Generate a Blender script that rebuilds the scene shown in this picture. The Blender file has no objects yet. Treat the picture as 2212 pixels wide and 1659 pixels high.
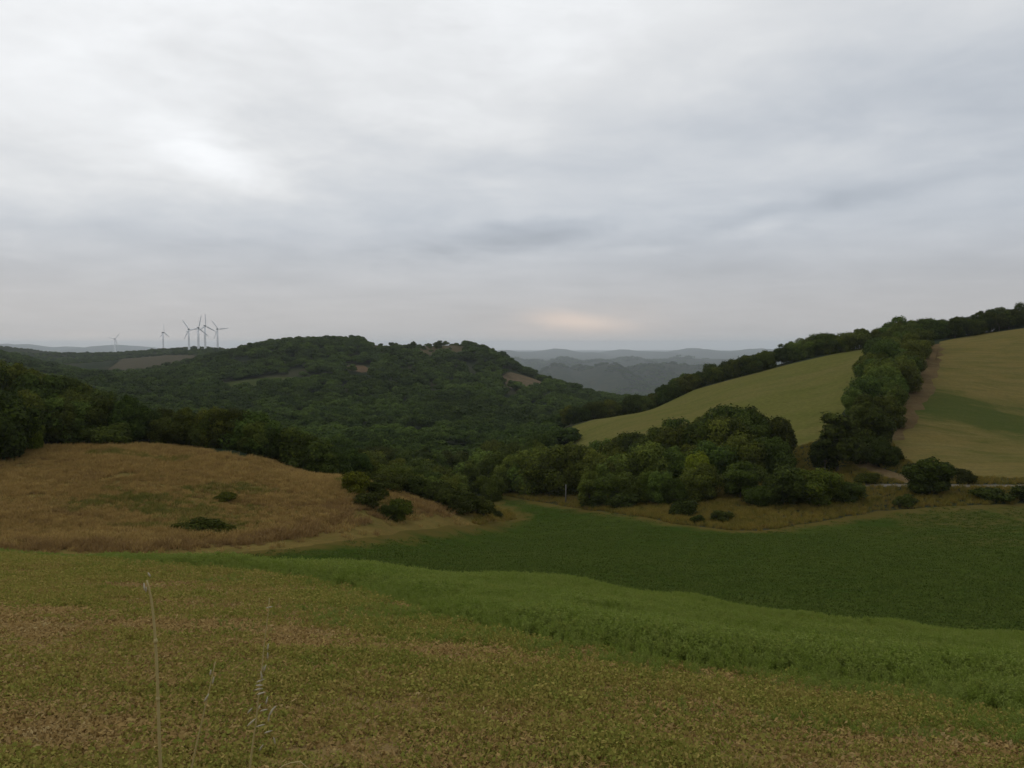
import bpy, bmesh, math, random
import numpy as np
from mathutils import Vector, Euler
from mathutils.geometry import delaunay_2d_cdt

R = math.radians
scene = bpy.context.scene
col = scene.collection
rng = np.random.default_rng(7)
random.seed(7)

# ------------------------------------------------------------------ camera
EYE = 1.65
F = 1703.0                       # focal length in units of a 2212-unit wide frame
PITCH = 2.85
cam_d = bpy.data.cameras.new('camera')
cam_d.sensor_width = 36.0
cam_d.angle_x = 2 * math.atan(1106 / F)
cam_d.clip_start = 0.05
cam_d.clip_end = 60000
cam = bpy.data.objects.new('camera', cam_d)
cam.location = (0, 0, EYE)
cam.rotation_euler = (R(90 - PITCH), 0, 0)
col.objects.link(cam)
scene.camera = cam

scene.view_settings.view_transform = 'Standard'
scene.view_settings.look = 'None'
scene.view_settings.gamma = 1
scene.view_settings.exposure = 0.0
scene.cycles.use_denoising = True
scene.cycles.max_bounces = 6
scene.cycles.diffuse_bounces = 3
scene.cycles.glossy_bounces = 2
scene.cycles.transmission_bounces = 2
scene.cycles.volume_bounces = 3
scene.cycles.transparent_max_bounces = 8

SUN_AZ = -38.0      # degrees clockwise from +Y (towards the bright upper left of the sky)
SUN_EL = 42.0


class NT:
    """short-hand for node trees"""
    def __init__(self, tree):
        self.t = tree
        tree.nodes.clear()

    def n(self, kind, **kw):
        nd = self.t.nodes.new(kind)
        for k, v in kw.items():
            setattr(nd, k, v)
        return nd

    def put(self, sock, v):
        if hasattr(v, 'is_output'):
            self.t.links.new(v, sock)
        else:
            if hasattr(sock.default_value, '__len__') and not hasattr(v, '__len__'):
                v = (v,) * len(sock.default_value)
            if sock.type == 'RGBA' and len(v) == 3:
                v = (*v, 1)
            sock.default_value = v

    def m(self, op, a, b=0.0, c=0.0, clamp=False):
        nd = self.n('ShaderNodeMath', operation=op, use_clamp=clamp)
        for i, v in enumerate((a, b, c)):
            self.put(nd.inputs[i], v)
        return nd.outputs[0]

    def vm(self, op, a, b=(0, 0, 0)):
        nd = self.n('ShaderNodeVectorMath', operation=op)
        self.put(nd.inputs[0], a)
        if op == 'SCALE':
            self.put(nd.inputs['Scale'], b)
        else:
            self.put(nd.inputs[1], b)
        return nd.outputs[0]

    def mix(self, f, a, b, mode='MIX'):
        nd = self.n('ShaderNodeMix', data_type='RGBA', blend_type=mode, clamp_factor=True)
        self.put(nd.inputs[0], f)
        self.put(nd.inputs[6], a)
        self.put(nd.inputs[7], b)
        return nd.outputs[2]

    def noise(self, vec, scale, detail=4.0, rough=0.55, dist=0.0):
        nd = self.n('ShaderNodeTexNoise')
        self.put(nd.inputs['Vector'], vec)
        nd.inputs['Scale'].default_value = scale
        nd.inputs['Detail'].default_value = detail
        nd.inputs['Roughness'].default_value = rough
        nd.inputs['Distortion'].default_value = dist
        return nd.outputs[0]

    def smooth(self, v, lo, hi):
        nd = self.n('ShaderNodeMapRange', interpolation_type='SMOOTHSTEP')
        self.put(nd.inputs[0], v)
        nd.inputs[1].default_value = lo
        nd.inputs[2].default_value = hi
        return nd.outputs[0]

    def comb(self, x, y, z):
        nd = self.n('ShaderNodeCombineXYZ')
        for i, v in enumerate((x, y, z)):
            self.put(nd.inputs[i], v)
        return nd.outputs[0]


def raydir(px, py):
    """world direction (per unit of forward distance): s = x/y and t = z/y"""
    u = (px - 1106) / F
    v = (829.5 - py) / F
    c, s = math.cos(R(PITCH)), math.sin(R(PITCH))
    y = c + v * s
    return u / y, (-s + v * c) / y


def azel(px, py):
    s, t = raydir(px, py)
    return math.degrees(math.atan(s)), math.degrees(math.atan2(t, math.hypot(1, s)))


# ------------------------------------------------------------------ sky
world = bpy.data.worlds.new('World')
scene.world = world
world.use_nodes = True
w = NT(world.node_tree)
tc = w.n('ShaderNodeTexCoord')
d = w.vm('NORMALIZE', tc.outputs['Generated'])
sep = w.n('ShaderNodeSeparateXYZ')
w.put(sep.inputs[0], d)
dx, dy, dz = sep.outputs
az = w.m('MULTIPLY', w.m('ARCTAN2', dx, dy), 57.29578)
el = w.m('MULTIPLY', w.m('ARCSINE', dz), 57.29578)
elp = w.m('MAXIMUM', el, 0.0)
# the cloud sheet: a plane overhead seen at a slant
den = w.m('ADD', w.m('MAXIMUM', dz, 0.0), 0.10)
cx = w.m('DIVIDE', dx, den)
cy = w.m('DIVIDE', dy, den)
sheet = w.comb(cx, cy, 0.0)
n_big = w.noise(sheet, 0.75, 5, 0.52, 0.35)
n_mid = w.noise(w.vm('ADD', sheet, (7.3, 2.1, 0.4)), 2.0, 5, 0.55, 0.5)
strk = w.comb(w.m('MULTIPLY', az, 0.045), w.m('MULTIPLY', el, 0.16), 0.0)
n_str = w.noise(strk, 1.6, 5, 0.55, 0.3)
# overcast brightness: darker towards the horizon, lighter to the upper left where the sun hides
up = w.smooth(elp, -3.0, 34.0)
toward = w.m('MULTIPLY_ADD', w.m('COSINE', w.m('MULTIPLY', w.m('SUBTRACT', az, SUN_AZ), 0.0174533)), 0.5, 0.5)
toward = w.m('POWER', toward, 2.5)
lum = w.m('MULTIPLY_ADD', up, 0.24, 0.452)
lum = w.m('ADD', lum, w.m('MULTIPLY', w.m('MULTIPLY', toward, w.smooth(elp, -7.0, 22.0)), 0.24))
tex = w.m('ADD', w.m('MULTIPLY', w.m('SUBTRACT', n_big, 0.5), 0.32), w.m('MULTIPLY', w.m('SUBTRACT', n_mid, 0.5), 0.20))
tex = w.m('ADD', tex, w.m('MULTIPLY', w.m('SUBTRACT', n_str, 0.5), 0.17))
tex = w.m('MULTIPLY', tex, w.m('MULTIPLY_ADD', w.smooth(elp, 0.0, 14.0), 0.78, 0.22))


def blob(px, py, rx, ry, tilt=0.0, warp=0.5, seed=0.0, edge=1.0):
    """soft patch in the cloud sheet, given by where it is seen"""
    a0, e0 = azel(px, py)
    k = math.degrees(1 / F)
    nx = w.m('SUBTRACT', az, a0)
    ny = w.m('SUBTRACT', el, e0)
    ct, st = math.cos(R(tilt)), math.sin(R(tilt))
    a = w.m('ADD', w.m('MULTIPLY', nx, ct), w.m('MULTIPLY', ny, st))
    b = w.m('SUBTRACT', w.m('MULTIPLY', ny, ct), w.m('MULTIPLY', nx, st))
    a = w.m('DIVIDE', a, rx * k)
    b = w.m('DIVIDE', b, ry * k)
    r = w.m('SQRT', w.m('ADD', w.m('MULTIPLY', a, a), w.m('MULTIPLY', b, b)))
    nz = w.noise(w.comb(w.m('MULTIPLY', az, 0.10), w.m('MULTIPLY', el, 0.26), seed), 2.2, 4, 0.55, 0.4)
    r = w.m('ADD', r, w.m('MULTIPLY', w.m('SUBTRACT', nz, 0.5), warp * 2))
    return w.m('SUBTRACT', 1.0, w.smooth(r, 1.0 - edge, 1.0))


for (px, py, rx, ry, tilt, warp, amp) in (
        (60, 200, 800, 360, 5, 0.5, 0.12),
        (470, 345, 220, 62, -17, 0.4, 0.19),
        (1130, 60, 330, 150, 0, 0.6, 0.10),
        (1050, 270, 230, 80, 0, 0.6, 0.08),
        (640, 265, 300, 60, -6, 0.5, -0.07),
        (260, 540, 760, 110, 0, 0.5, -0.055),
        (1080, 515, 340, 60, 7, 0.6, -0.13),
        (1900, 415, 620, 38, 9, 0.5, -0.08),
        (1650, 485, 130, 26, 13, 0.7, 0.09),
        (1390, 538, 110, 16, 0, 0.7, 0.06),
        (1900, 200, 560, 150, 0, 0.6, -0.05),
        (1700, 560, 900, 90, 0, 0.6, -0.02)):
    tex = w.m('ADD', tex, w.m('MULTIPLY', blob(px, py, rx, ry, tilt, warp, px * 0.013), amp))
lum = w.m('MAXIMUM', w.m('ADD', lum, tex), 0.3)
# thin places are neutral white, thick ones blue-grey; the lowest sky is warmer
tint = w.mix(w.smooth(lum, 0.42, 0.82), (0.915, 1.0, 1.12), (0.98, 1.0, 1.02))
low = w.m('SUBTRACT', 1.0, w.smooth(elp, 0.5, 9.5))
tint = w.mix(w.m('MULTIPLY', low, 0.85), tint, (1.035, 1.0, 0.985))
cloud = w.vm('SCALE', tint, lum)
glow = blob(1245, 694, 165, 32, -5, 0.3, 3.1)
glow2 = blob(1250, 715, 330, 90, 0, 0.3, 5.2)
cloud = w.vm('ADD', cloud, w.vm('SCALE', (0.18, 0.105, 0.05), glow))
cloud = w.vm('ADD', cloud, w.vm('SCALE', (0.065, 0.03, 0.005), glow2))
pink = blob(200, 742, 700, 34, 0, 0.4, 8.0)
cloud = w.vm('ADD', cloud, w.vm('SCALE', (0.10, 0.06, 0.03), pink))
nish = w.n('ShaderNodeTexSky', sky_type='NISHITA', sun_disc=False)
nish.sun_elevation = R(SUN_EL)
nish.sun_rotation = R(SUN_AZ)
nish.air_density = 1.0
nish.dust_density = 2.0
# overcast: the clear sky behind hardly shows
SKY = 0.1
skycol = w.mix(0.97, nish.outputs[0], w.vm('SCALE', cloud, 1 / SKY))
bg = w.n('ShaderNodeBackground')
w.put(bg.inputs[0], skycol)
bg.inputs[1].default_value = SKY
wo = w.n('ShaderNodeOutputWorld')
w.put(wo.inputs[0], bg.outputs[0])

# ------------------------------------------------------------------ sun behind the clouds
sd = bpy.data.lights.new('sun', 'SUN')
sd.energy = 0.5
sd.angle = R(40)
sd.color = (1.0, 0.96, 0.9)
sun = bpy.data.objects.new('sun', sd)
sv = Vector((math.sin(R(SUN_AZ)) * math.cos(R(SUN_EL)), math.cos(R(SUN_AZ)) * math.cos(R(SUN_EL)), math.sin(R(SUN_EL))))
sun.rotation_euler = sv.to_track_quat('Z', 'Y').to_euler()
sun.location = (-40, 40, 60)
col.objects.link(sun)


# ------------------------------------------------------------------ small helpers
def tag(o, label=None, cat=None, group=None, kind=None):
    if label:
        o['label'] = label
    if cat:
        o['category'] = cat
    if group:
        o['group'] = group
    if kind:
        o['kind'] = kind
    return o


def mesh_obj(name, verts, faces, mat=None, parent=None, smooth=False, link=True):
    me = bpy.data.meshes.new(name)
    me.from_pydata([tuple(v) for v in verts], [], [tuple(f) for f in faces])
    me.validate()
    if smooth:
        me.polygons.foreach_set('use_smooth', [True] * len(me.polygons))
    me.update()
    if mat:
        me.materials.append(mat)
    o = bpy.data.objects.new(name, me)
    if link:
        col.objects.link(o)
    if parent:
        o.parent = parent
    return o


def np_mesh(name, V, quads, mat):
    """fast mesh of quads from arrays"""
    me = bpy.data.meshes.new(name)
    V = np.asarray(V, np.float32)
    quads = np.asarray(quads, np.int32)
    k = quads.shape[1]
    me.vertices.add(len(V))
    me.vertices.foreach_set('co', V.ravel())
    me.loops.add(quads.size)
    me.loops.foreach_set('vertex_index', quads.ravel())
    me.polygons.add(len(quads))
    me.polygons.foreach_set('loop_start', np.arange(len(quads), dtype=np.int32) * k)
    me.update(calc_edges=True)
    me.materials.append(mat)
    return me


def empty(name, loc):
    o = bpy.data.objects.new(name, None)
    o.location = loc
    o.empty_display_size = 0.5
    col.objects.link(o)
    return o


def tube(V, Fc, pts, radii, seg=7):
    """append a tapered tube to vertex / face lists"""
    base = len(V)
    n = len(pts)
    for i, p in enumerate(pts):
        p = Vector(p)
        a = Vector(pts[max(i - 1, 0)])
        b = Vector(pts[min(i + 1, n - 1)])
        t = (b - a).normalized()
        s = t.cross(Vector((0.31, 0.95, 0.05)))
        s.normalize()
        q = t.cross(s)
        for j in range(seg):
            an = 2 * math.pi * j / seg
            V.append(p + (s * math.cos(an) + q * math.sin(an)) * radii[i])
    for i in range(n - 1):
        for j in range(seg):
            k = (j + 1) % seg
            Fc.append((base + i * seg + j, base + i * seg + k, base + (i + 1) * seg + k, base + (i + 1) * seg + j))
    Fc.append(tuple(base + j for j in reversed(range(seg))))
    Fc.append(tuple(base + (n - 1) * seg + j for j in range(seg)))


# ------------------------------------------------------------------ the shape of the land
_perm = rng.integers(0, 2 ** 31, (64, 64))


def vnoise(x, y):
    xi = np.floor(x).astype(int)
    yi = np.floor(y).astype(int)
    fx = x - xi
    fy = y - yi
    fx = fx * fx * (3 - 2 * fx)
    fy = fy * fy * (3 - 2 * fy)
    g = lambda a, b: (_perm[a % 64, b % 64] / 2 ** 31) * 2 - 1
    return (g(xi, yi) * (1 - fx) + g(xi + 1, yi) * fx) * (1 - fy) + (g(xi, yi + 1) * (1 - fx) + g(xi + 1, yi + 1) * fx) * fy


def fbm(x, y, o=4):
    s = 0
    a = 1.0
    for i in range(o):
        s = s + a * vnoise(x * 2 ** i + 17.3 * i, y * 2 ** i + 5.1 * i)
        a *= 0.5
    return s


SLS = [-0.65, -0.357, -0.15, 0.114, 0.35, 0.65]
SLV = [0.222, 0.228, 0.2376, 0.25, 0.282, 0.301]


def near_t(s, y):
    return -EYE / y - np.interp(s, SLS, SLV)


# heights relative to the eye, along lines of sight to the left, centre and right: (distance, height)
LAND = {
    0: [(45, -13.5), (62, -16.3), (80, -17), (105, -15.3), (150, -13), (250, -20), (400, -30), (600, -30), (900, -14.5), (1100, -25), (1500, -32), (2200, -8), (3000, -60), (6000, -100), (16000, -200)],
    250: [(45, -13.6), (61, -16.4), (75, -17.6), (90, -16.6), (110, -14.6), (150, -18), (250, -30), (400, -40), (700, -31), (1000, -45), (1350, -32), (1700, -27), (2300, -27), (3200, -60), (6000, -100), (16000, -200)],
    500: [(44, -13.9), (60, -16.7), (75, -18.2), (105, -16), (115, -15.6), (150, -22), (250, -36), (400, -45), (550, -39), (700, -27), (830, -14), (1000, -16), (1500, -15), (1900, -18), (3000, -70), (6000, -105), (16000, -200)],
    620: [(700, -22), (850, -3), (1100, -10), (2000, -60)],
    750: [(43, -13.7), (57, -16.6), (80, -19.0), (105, -18.2), (130, -24), (180, -32), (300, -41), (400, -46), (550, -39), (700, -24), (880, 0.5), (1100, -8), (2000, -60), (6000, -110), (16000, -200)],
    850: [(42, -13.6), (55, -16.2), (70, -18.8), (85, -20.7), (100, -20.7), (114, -20.9), (130, -25), (150, -31)],
    1000: [(70, -19.6), (105, -24.6), (126, -25.2), (145, -31), (300, -42), (400, -46), (550, -42), (700, -31), (850, -13), (920, -2.5), (1100, -12), (2000, -90), (16000, -200)],
    1080: [(41, -13.7), (54, -16.4), (80, -21.5), (110, -26.5), (135, -30), (160, -31.8), (220, -37), (300, -42), (400, -47), (600, -45), (850, -18), (1100, -35), (2000, -110)],
    1200: [(400, -47), (600, -47), (750, -41), (1000, -70), (2000, -150), (4000, -250), (6000, -255), (16000, -200)],
    1250: [(40, -13.5), (50, -15.4), (80, -21.3), (110, -25.8), (140, -29.4), (180, -31.5), (255, -32), (300, -30.8), (340, -33), (450, -45)],
    1340: [(300, -27), (400, -47), (650, -51), (1000, -80), (2000, -150), (3000, -220), (4000, -255), (6000, -255), (16000, -200)],
    1500: [(39, -13.6), (47, -15.4), (80, -21.5), (110, -25.4), (125, -26.4), (150, -26), (200, -22.3), (260, -21), (320, -18.3), (360, -20), (500, -40), (1000, -80), (2000, -150), (3000, -220), (4000, -255), (6000, -255), (16000, -200)],
    1750: [(36, -13), (44, -15), (75, -20.5), (105, -24.7), (120, -25.4), (140, -25), (185, -19), (240, -14), (305, -5.4), (350, -5), (500, -25), (1000, -75), (2000, -150), (4000, -250), (6000, -255), (16000, -200)],
    1950: [(33, -12.6), (41, -14.8), (75, -20.3), (125, -25.3), (135, -23.8), (170, -18.5), (230, -9), (295, 0), (340, 1.5), (500, -15), (1000, -60), (2000, -120)],
    2212: [(31, -12), (40, -14.8), (70, -19.3), (120, -24.3), (130, -23.4), (150, -22.3), (220, -13.4), (310, 6.4), (360, 7), (600, -20), (1000, -50), (2000, -130), (4000, -230), (6000, -250), (16000, -200)],
}
LAND[-350] = [(a, b) for a, b in LAND[0]]
LAND[2560] = [(a, b) for a, b in LAND[2212]]
SHOULDER_S = [-0.65, -0.357, -0.15, 0.114, 0.35, 0.65]
SHOULDER_D = [33, 31, 30, 29, 26, 22]
_P, _T = [], []
for px, prof in LAND.items():
    s, _ = raydir(px, 829)
    if prof[0][0] < 60:
        sh = np.interp(s, SHOULDER_S, SHOULDER_D)
        for dd in (16, 20, sh):
            if dd <= sh:
                _P.append((s * 4, math.log(dd)))
                _T.append(float(near_t(s, dd)))
    for dd, z in prof:
        _P.append((s * 4, math.log(dd)))
        _T.append(z / dd)
_P = np.array(_P)
_T = np.array(_T)


def _k(r2):
    return 0.5 * r2 * np.log(r2 + 1e-12)


_D2 = ((_P[:, None, :] - _P[None]) ** 2).sum(-1)
nP = len(_P)
_A = np.zeros((nP + 3, nP + 3))
_A[:nP, :nP] = _k(_D2) + np.eye(nP) * 1e-4
_A[:nP, nP] = 1
_A[:nP, nP + 1:] = _P
_A[nP, :nP] = 1
_A[nP + 1:, :nP] = _P.T
_W = np.linalg.solve(_A, np.concatenate([_T, np.zeros(3)]))

# rounded hills beyond the valley: seen at px, crest row, distance, half width (px), depth (m)
FAR_HILLS = [(1205, 786, 3000, 42, 420), (1260, 792, 3200, 40, 400), (1315, 786, 2900, 55, 420), (1400, 788, 3050, 60, 420), (1450, 782, 3150, 55, 420), (1530, 786, 3000, 70, 450), (1620, 784, 3100, 70, 450),
             (1100, 771, 5200, 48, 800), (1150, 778, 5000, 45, 800), (1222, 772, 4800, 42, 700), (1290, 777, 4700, 50, 700), (1362, 771, 5000, 46, 700), (1425, 777, 5200, 40, 700), (1478, 769, 5400, 38, 700), (1560, 774, 5200, 60, 800), (1660, 772, 5400, 60, 800),
             (1090, 755, 9000, 45, 1300), (1150, 759, 9500, 40, 1300), (1205, 752, 9500, 38, 1300), (1275, 760, 9000, 40, 1300), (1350, 754, 9800, 50, 1300), (1430, 759, 9000, 40, 1300), (1500, 751, 9500, 45, 1300), (1570, 757, 9200, 40, 1300), (1640, 752, 9000, 45, 1300), (1730, 748, 9500, 55, 1300), (20, 742, 9000, 70, 1300), (140, 748, 9500, 60, 1300), (260, 744, 9500, 60, 1300)]


def H(x, y):
    x = np.atleast_1d(np.asarray(x, float))
    y = np.atleast_1d(np.asarray(y, float))
    ys = np.maximum(y, 0.05)
    s = np.clip(x / ys, -0.84, 0.86)
    zn = np.where(y > 0, -ys * np.interp(s, SLS, SLV), -np.maximum(y, -40) * 0.25)
    out = zn.copy()
    far = y > 15
    if far.any():
        sf, yf = s[far], ys[far]
        yq = np.minimum(yf, 16000)
        q = np.stack([sf * 4, np.log(yq)], 1)
        t = np.zeros(len(q))
        for i in range(0, len(q), 20000):
            d2 = ((q[i:i + 20000, None, :] - _P[None]) ** 2).sum(-1)
            t[i:i + 20000] = _k(d2) @ _W[:nP] + _W[nP] + q[i:i + 20000] @ _W[nP + 1:]
        zf = EYE + t * yq
        xs = x[far]
        # far hills as smooth mounds on top of the plain
        best = np.full(len(q), -1e9)
        for (px, py, dd, wpx, dep) in FAR_HILLS:
            dd, dep = dd * 1.7, dep * 1.7
            hs, ht = raydir(px, py)
            zc = EYE + ht * dd - 9.0
            bx = (xs - hs * dd) / (wpx / F * dd)
            by = (yf - dd) / dep
            fall = np.exp(-(bx * bx + by * by) * 0.7)
            best = np.maximum(best, (zc + 262) * fall - 262)
        hill = yf > 2600
        zf = np.where(hill, np.maximum(zf, best), zf)
        amp = np.clip((yf - 300) / 600, 0, 1)
        zf = zf + amp * fbm(xs / 160, yf / 160, 3) * np.clip(yf / 450, 0, 9) * 1.1
        lo = np.clip((yf - 30) / 30, 0, 1) * np.clip((400 - yf) / 200, 0, 1)
        zf = zf + lo * fbm(xs / 22, yf / 22, 3) * 0.22
        w_ = np.clip((yf - 16) / 5, 0, 1)
        w_ = w_ * w_ * (3 - 2 * w_)
        out[far] = zn[far] * (1 - w_) + zf * w_
    out = out + fbm(x / 3.1, y / 3.1, 3) * 0.035 * np.clip(y / 4, 0, 1)
    return out


def h1(x, y):
    return float(H([x], [y])[0])


_MY = np.exp(np.linspace(math.log(1.5), math.log(12000), 1500))


def hit(px, py, dmin=1.5, dmax=12000):
    """where the line of sight through px, py meets the bare ground"""
    s, t = raydir(px, py)
    ys = _MY[(_MY >= dmin) & (_MY <= dmax)]
    g = H(s * ys, ys) - (EYE + t * ys)
    k = np.argmax(g > 0)
    if not g[k] > 0:
        k = int(np.argmax(g / ys))
        return s * ys[k], ys[k]
    if k == 0:
        return s * ys[0], ys[0]
    f = g[k - 1] / (g[k - 1] - g[k])
    yy = ys[k - 1] + (ys[k] - ys[k - 1]) * f
    return s * yy, yy


def line(pts, dmin=1.5, dmax=12000, step=14):
    """outline on the ground from points seen in the picture"""
    out = []
    for (a, b) in zip(pts[:-1], pts[1:]):
        n = max(1, int(math.hypot(a[0] - b[0], a[1] - b[1]) / step))
        for i in range(n):
            f = i / n
            out.append(hit(a[0] + (b[0] - a[0]) * f, a[1] + (b[1] - a[1]) * f, dmin, dmax))
    out.append(hit(*pts[-1], dmin, dmax))
    return out


def wob(poly, amp):
    p = np.array(poly, float)
    r = np.hypot(p[:, 0], p[:, 1])
    k = amp
    p[:, 0] += fbm(p[:, 0] / (amp * 5) + 3, p[:, 1] / (amp * 5), 2) * k
    p[:, 1] += fbm(p[:, 0] / (amp * 5), p[:, 1] / (amp * 5) + 9, 2) * k
    return [tuple(q) for q in p]


def inside(poly, x, y):
    p = np.asarray(poly)
    res = np.zeros(len(x), bool)
    j = len(p) - 1
    for i in range(len(p)):
        xi, yi = p[i]
        xj, yj = p[j]
        c = ((yi > y) != (yj > y))
        with np.errstate(divide='ignore', invalid='ignore'):
            c &= x < (xj - xi) * (y - yi) / (yj - yi + 1e-12) + xi
        res ^= c
        j = i
    return res


def edge_dist(poly, x, y):
    """distance to an open line"""
    p = np.asarray(poly, float)
    best = np.full(len(x), 1e9)
    for i in range(len(p) - 1):
        a = p[i]
        b = p[(i + 1) % len(p)]
        ab = b - a
        L = (ab ** 2).sum() + 1e-9
        f = np.clip(((x - a[0]) * ab[0] + (y - a[1]) * ab[1]) / L, 0, 1)
        best = np.minimum(best, (x - a[0] - f * ab[0]) ** 2 + (y - a[1] - f * ab[1]) ** 2)
    return np.sqrt(best)


def shoulder_y(s):
    return float(np.interp(s, SHOULDER_S, SHOULDER_D))


# --- outlines of the fields
CROP_EDGE = [(-250, 1190), (120, 1204), (330, 1222), (470, 1232), (620, 1250), (760, 1275), (900, 1318), (1050, 1362), (1250, 1402), (1500, 1436), (1700, 1462), (1900, 1496), (2100, 1535), (2212, 1556), (2500, 1610)]
crop_edge = wob(line(CROP_EDGE, 3, 33.5), 0.25)
brow = []
for s in np.linspace(0.95, -0.85, 60):
    yy = shoulder_y(s) + 5.0
    brow.append((s * yy, yy))
stubble_poly = [(-40, -30), (-40, brow[-1][1])] + [p for p in crop_edge] + [(40, crop_edge[-1][1]), (40, -30)]
crop_poly = list(crop_edge) + [(40, crop_edge[-1][1])] + brow

G_LEFT = [(-300, 1206), (100, 1206), (330, 1205), (480, 1196), (620, 1186), (760, 1166), (880, 1146), (960, 1137), (1060, 1132), (1110, 1122), (1118, 1112), (1092, 1104), (1062, 1090), (1050, 1073)]
G_RIGHT = [(1060, 1066), (1130, 1078), (1250, 1098), (1380, 1116), (1480, 1134), (1580, 1146), (1640, 1146), (1760, 1130), (1900, 1104), (2060, 1092), (2212, 1088), (2560, 1092)]
g_left = line(G_LEFT, 40, 175)
g_right = line(G_RIGHT, 90, 180)
green_poly = [p for p in reversed(brow)][0:0] + wob(g_left, 0.5) + wob(g_right, 0.5) + [(60, 30)] + brow
K_TOP = [(1118, 1112), (1085, 1098), (1000, 1075), (900, 1052), (790, 1035), (700, 1010), (610, 998), (500, 983), (410, 964), (250, 964), (60, 966), (0, 975), (-300, 985)]
k_top = line(K_TOP, 55, 150)
knoll_poly = wob(line(G_LEFT[:11], 40, 175), 0.5) + k_top[:] + [(-95, 110), (-60, 50)]
PASTURE = [(1236, 921), (1300, 901), (1400, 872), (1500, 842), (1600, 814), (1700, 788), (1800, 765), (1880, 748), (1925, 744), (1890, 800), (1850, 850), (1810, 905), (1770, 950), (1700, 975), (1500, 990), (1330, 998), (1262, 985), (1244, 960)]
pasture_poly = line(PASTURE, 150, 345)
F3 = [(2030, 738), (2100, 724), (2212, 709), (2400, 690), (2560, 684), (2560, 1040), (2212, 1034), (2080, 1030), (1985, 1010), (1945, 985), (1925, 950), (1960, 900), (1995, 830), (2020, 780)]
field3_poly = line(F3, 132, 345)
STRIP = [(1995, 748), (2034, 742), (2030, 790), (2010, 850), (1978, 905), (1962, 948), (1905, 950), (1925, 915), (1952, 870), (1975, 815)]
strip_poly = wob(line(STRIP, 132, 345, step=6), 1.2)
TRACK = [(1846, 990), (1858, 988), (1885, 1004), (1925, 1018), (1972, 1032), (1990, 1044), (1960, 1044), (1900, 1026), (1862, 1014), (1842, 1003)]
track_poly = line(TRACK, 110, 200)
ROAD = [(1868, 1045), (1990, 1046), (2212, 1047), (2560, 1050), (2560, 1055), (2212, 1052), (1990, 1051.5), (1868, 1051)]
road_poly = line(ROAD, 100, 200)
CLEAR = {  # openings in the woods of the hill
    'clearing': ([(470, 826), (560, 818), (650, 813), (735, 807), (732, 824), (640, 830), (560, 837), (480, 842)], 480, 760),
    'bare_soil': ([(742, 793), (765, 790), (800, 791), (794, 801), (768, 805), (748, 802)], 540, 800),
    'plateau_field': ([(780, 740), (900, 742), (1010, 746), (1000, 766), (880, 766), (790, 762)], 700, 1000),
    'sandy_slope': ([(1085, 812), (1110, 806), (1150, 816), (1175, 830), (1165, 850), (1100, 838)], 600, 1000),
    'ploughed_field': ([(240, 776), (330, 771), (480, 771), (560, 766), (540, 786), (470, 794), (380, 800), (300, 806), (225, 800)], 1000, 2400),
}
clear_poly = {k: wob(line(v[0], v[1], v[2], step=6), 7.0 if v[2] < 1100 else 25.0) for k, v in CLEAR.items()}

ZONES = [  # first match wins
    ('gravel_road', road_poly), ('dirt_track', track_poly), ('dirt_strip', strip_poly), ('stubble_slope', field3_poly), ('pasture', pasture_poly),
    ('clearing', clear_poly['clearing']), ('bare_soil', clear_poly['bare_soil']), ('plateau_field', clear_poly['plateau_field']), ('sandy_slope', clear_poly['sandy_slope']), ('ploughed_field', clear_poly['ploughed_field']),
    ('stubble_field', stubble_poly), ('crop_field', crop_poly), ('knoll', knoll_poly), ('green_field', green_poly)]
ZP = dict(ZONES)


# ------------------------------------------------------------------ materials
def new_mat(name):
    m = bpy.data.materials.new(name)
    m.use_nodes = True
    return m, NT(m.node_tree)


def finish(m, t, colr, rough=1.0, spec=0.0, bump=None, bump_dist=0.05, bump_strength=0.6):
    b = t.n('ShaderNodeBsdfPrincipled')
    t.put(b.inputs['Base Color'], colr)
    b.inputs['Roughness'].default_value = rough
    b.inputs['Specular IOR Level'].default_value = spec
    if bump is not None:
        bp = t.n('ShaderNodeBump')
        bp.inputs['Strength'].default_value = bump_strength
        bp.inputs['Distance'].default_value = bump_dist
        t.put(bp.inputs['Height'], bump)
        t.put(b.inputs['Normal'], bp.outputs[0])
    o = t.n('ShaderNodeOutputMaterial')
    t.put(o.inputs[0], b.outputs[0])
    return m


def pos(t):
    return t.n('ShaderNodeNewGeometry').outputs['Position']


def attr(t, name):
    return t.n('ShaderNodeAttribute', attribute_name=name).outputs['Fac']


def ground_mat(name, c1, c2, c3, s1, s2, s3, stretch=(1, 1, 1), bump_d=0.05):
    """three soil / plant colours mixed at three sizes"""
    m, t = new_mat(name)
    p = t.vm('MULTIPLY', pos(t), stretch)
    a = t.smooth(t.noise(p, s1, 5, 0.6, 0.4), 0.38, 0.64)
    b = t.smooth(t.noise(t.vm('ADD', p, (31, 7, 2)), s2, 5, 0.62, 0.3), 0.42, 0.68)
    c = t.noise(pos(t), s3, 4, 0.7)
    colr = t.mix(a, c1, c2)
    colr = t.mix(t.m('MULTIPLY', b, 0.8), colr, c3)
    colr = t.mix(1.0, colr, t.vm('SCALE', (1, 1, 1), t.m('MULTIPLY_ADD', c, 1.0, 0.5)), 'MULTIPLY')
    return finish(m, t, colr, bump=c, bump_dist=bump_d)


MAT = {}
MAT['ground'] = ground_mat('woodland floor', (0.018, 0.026, 0.013), (0.024, 0.030, 0.016), (0.045, 0.042, 0.022), 0.004, 0.02, 1.2, bump_d=0.2)

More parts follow.
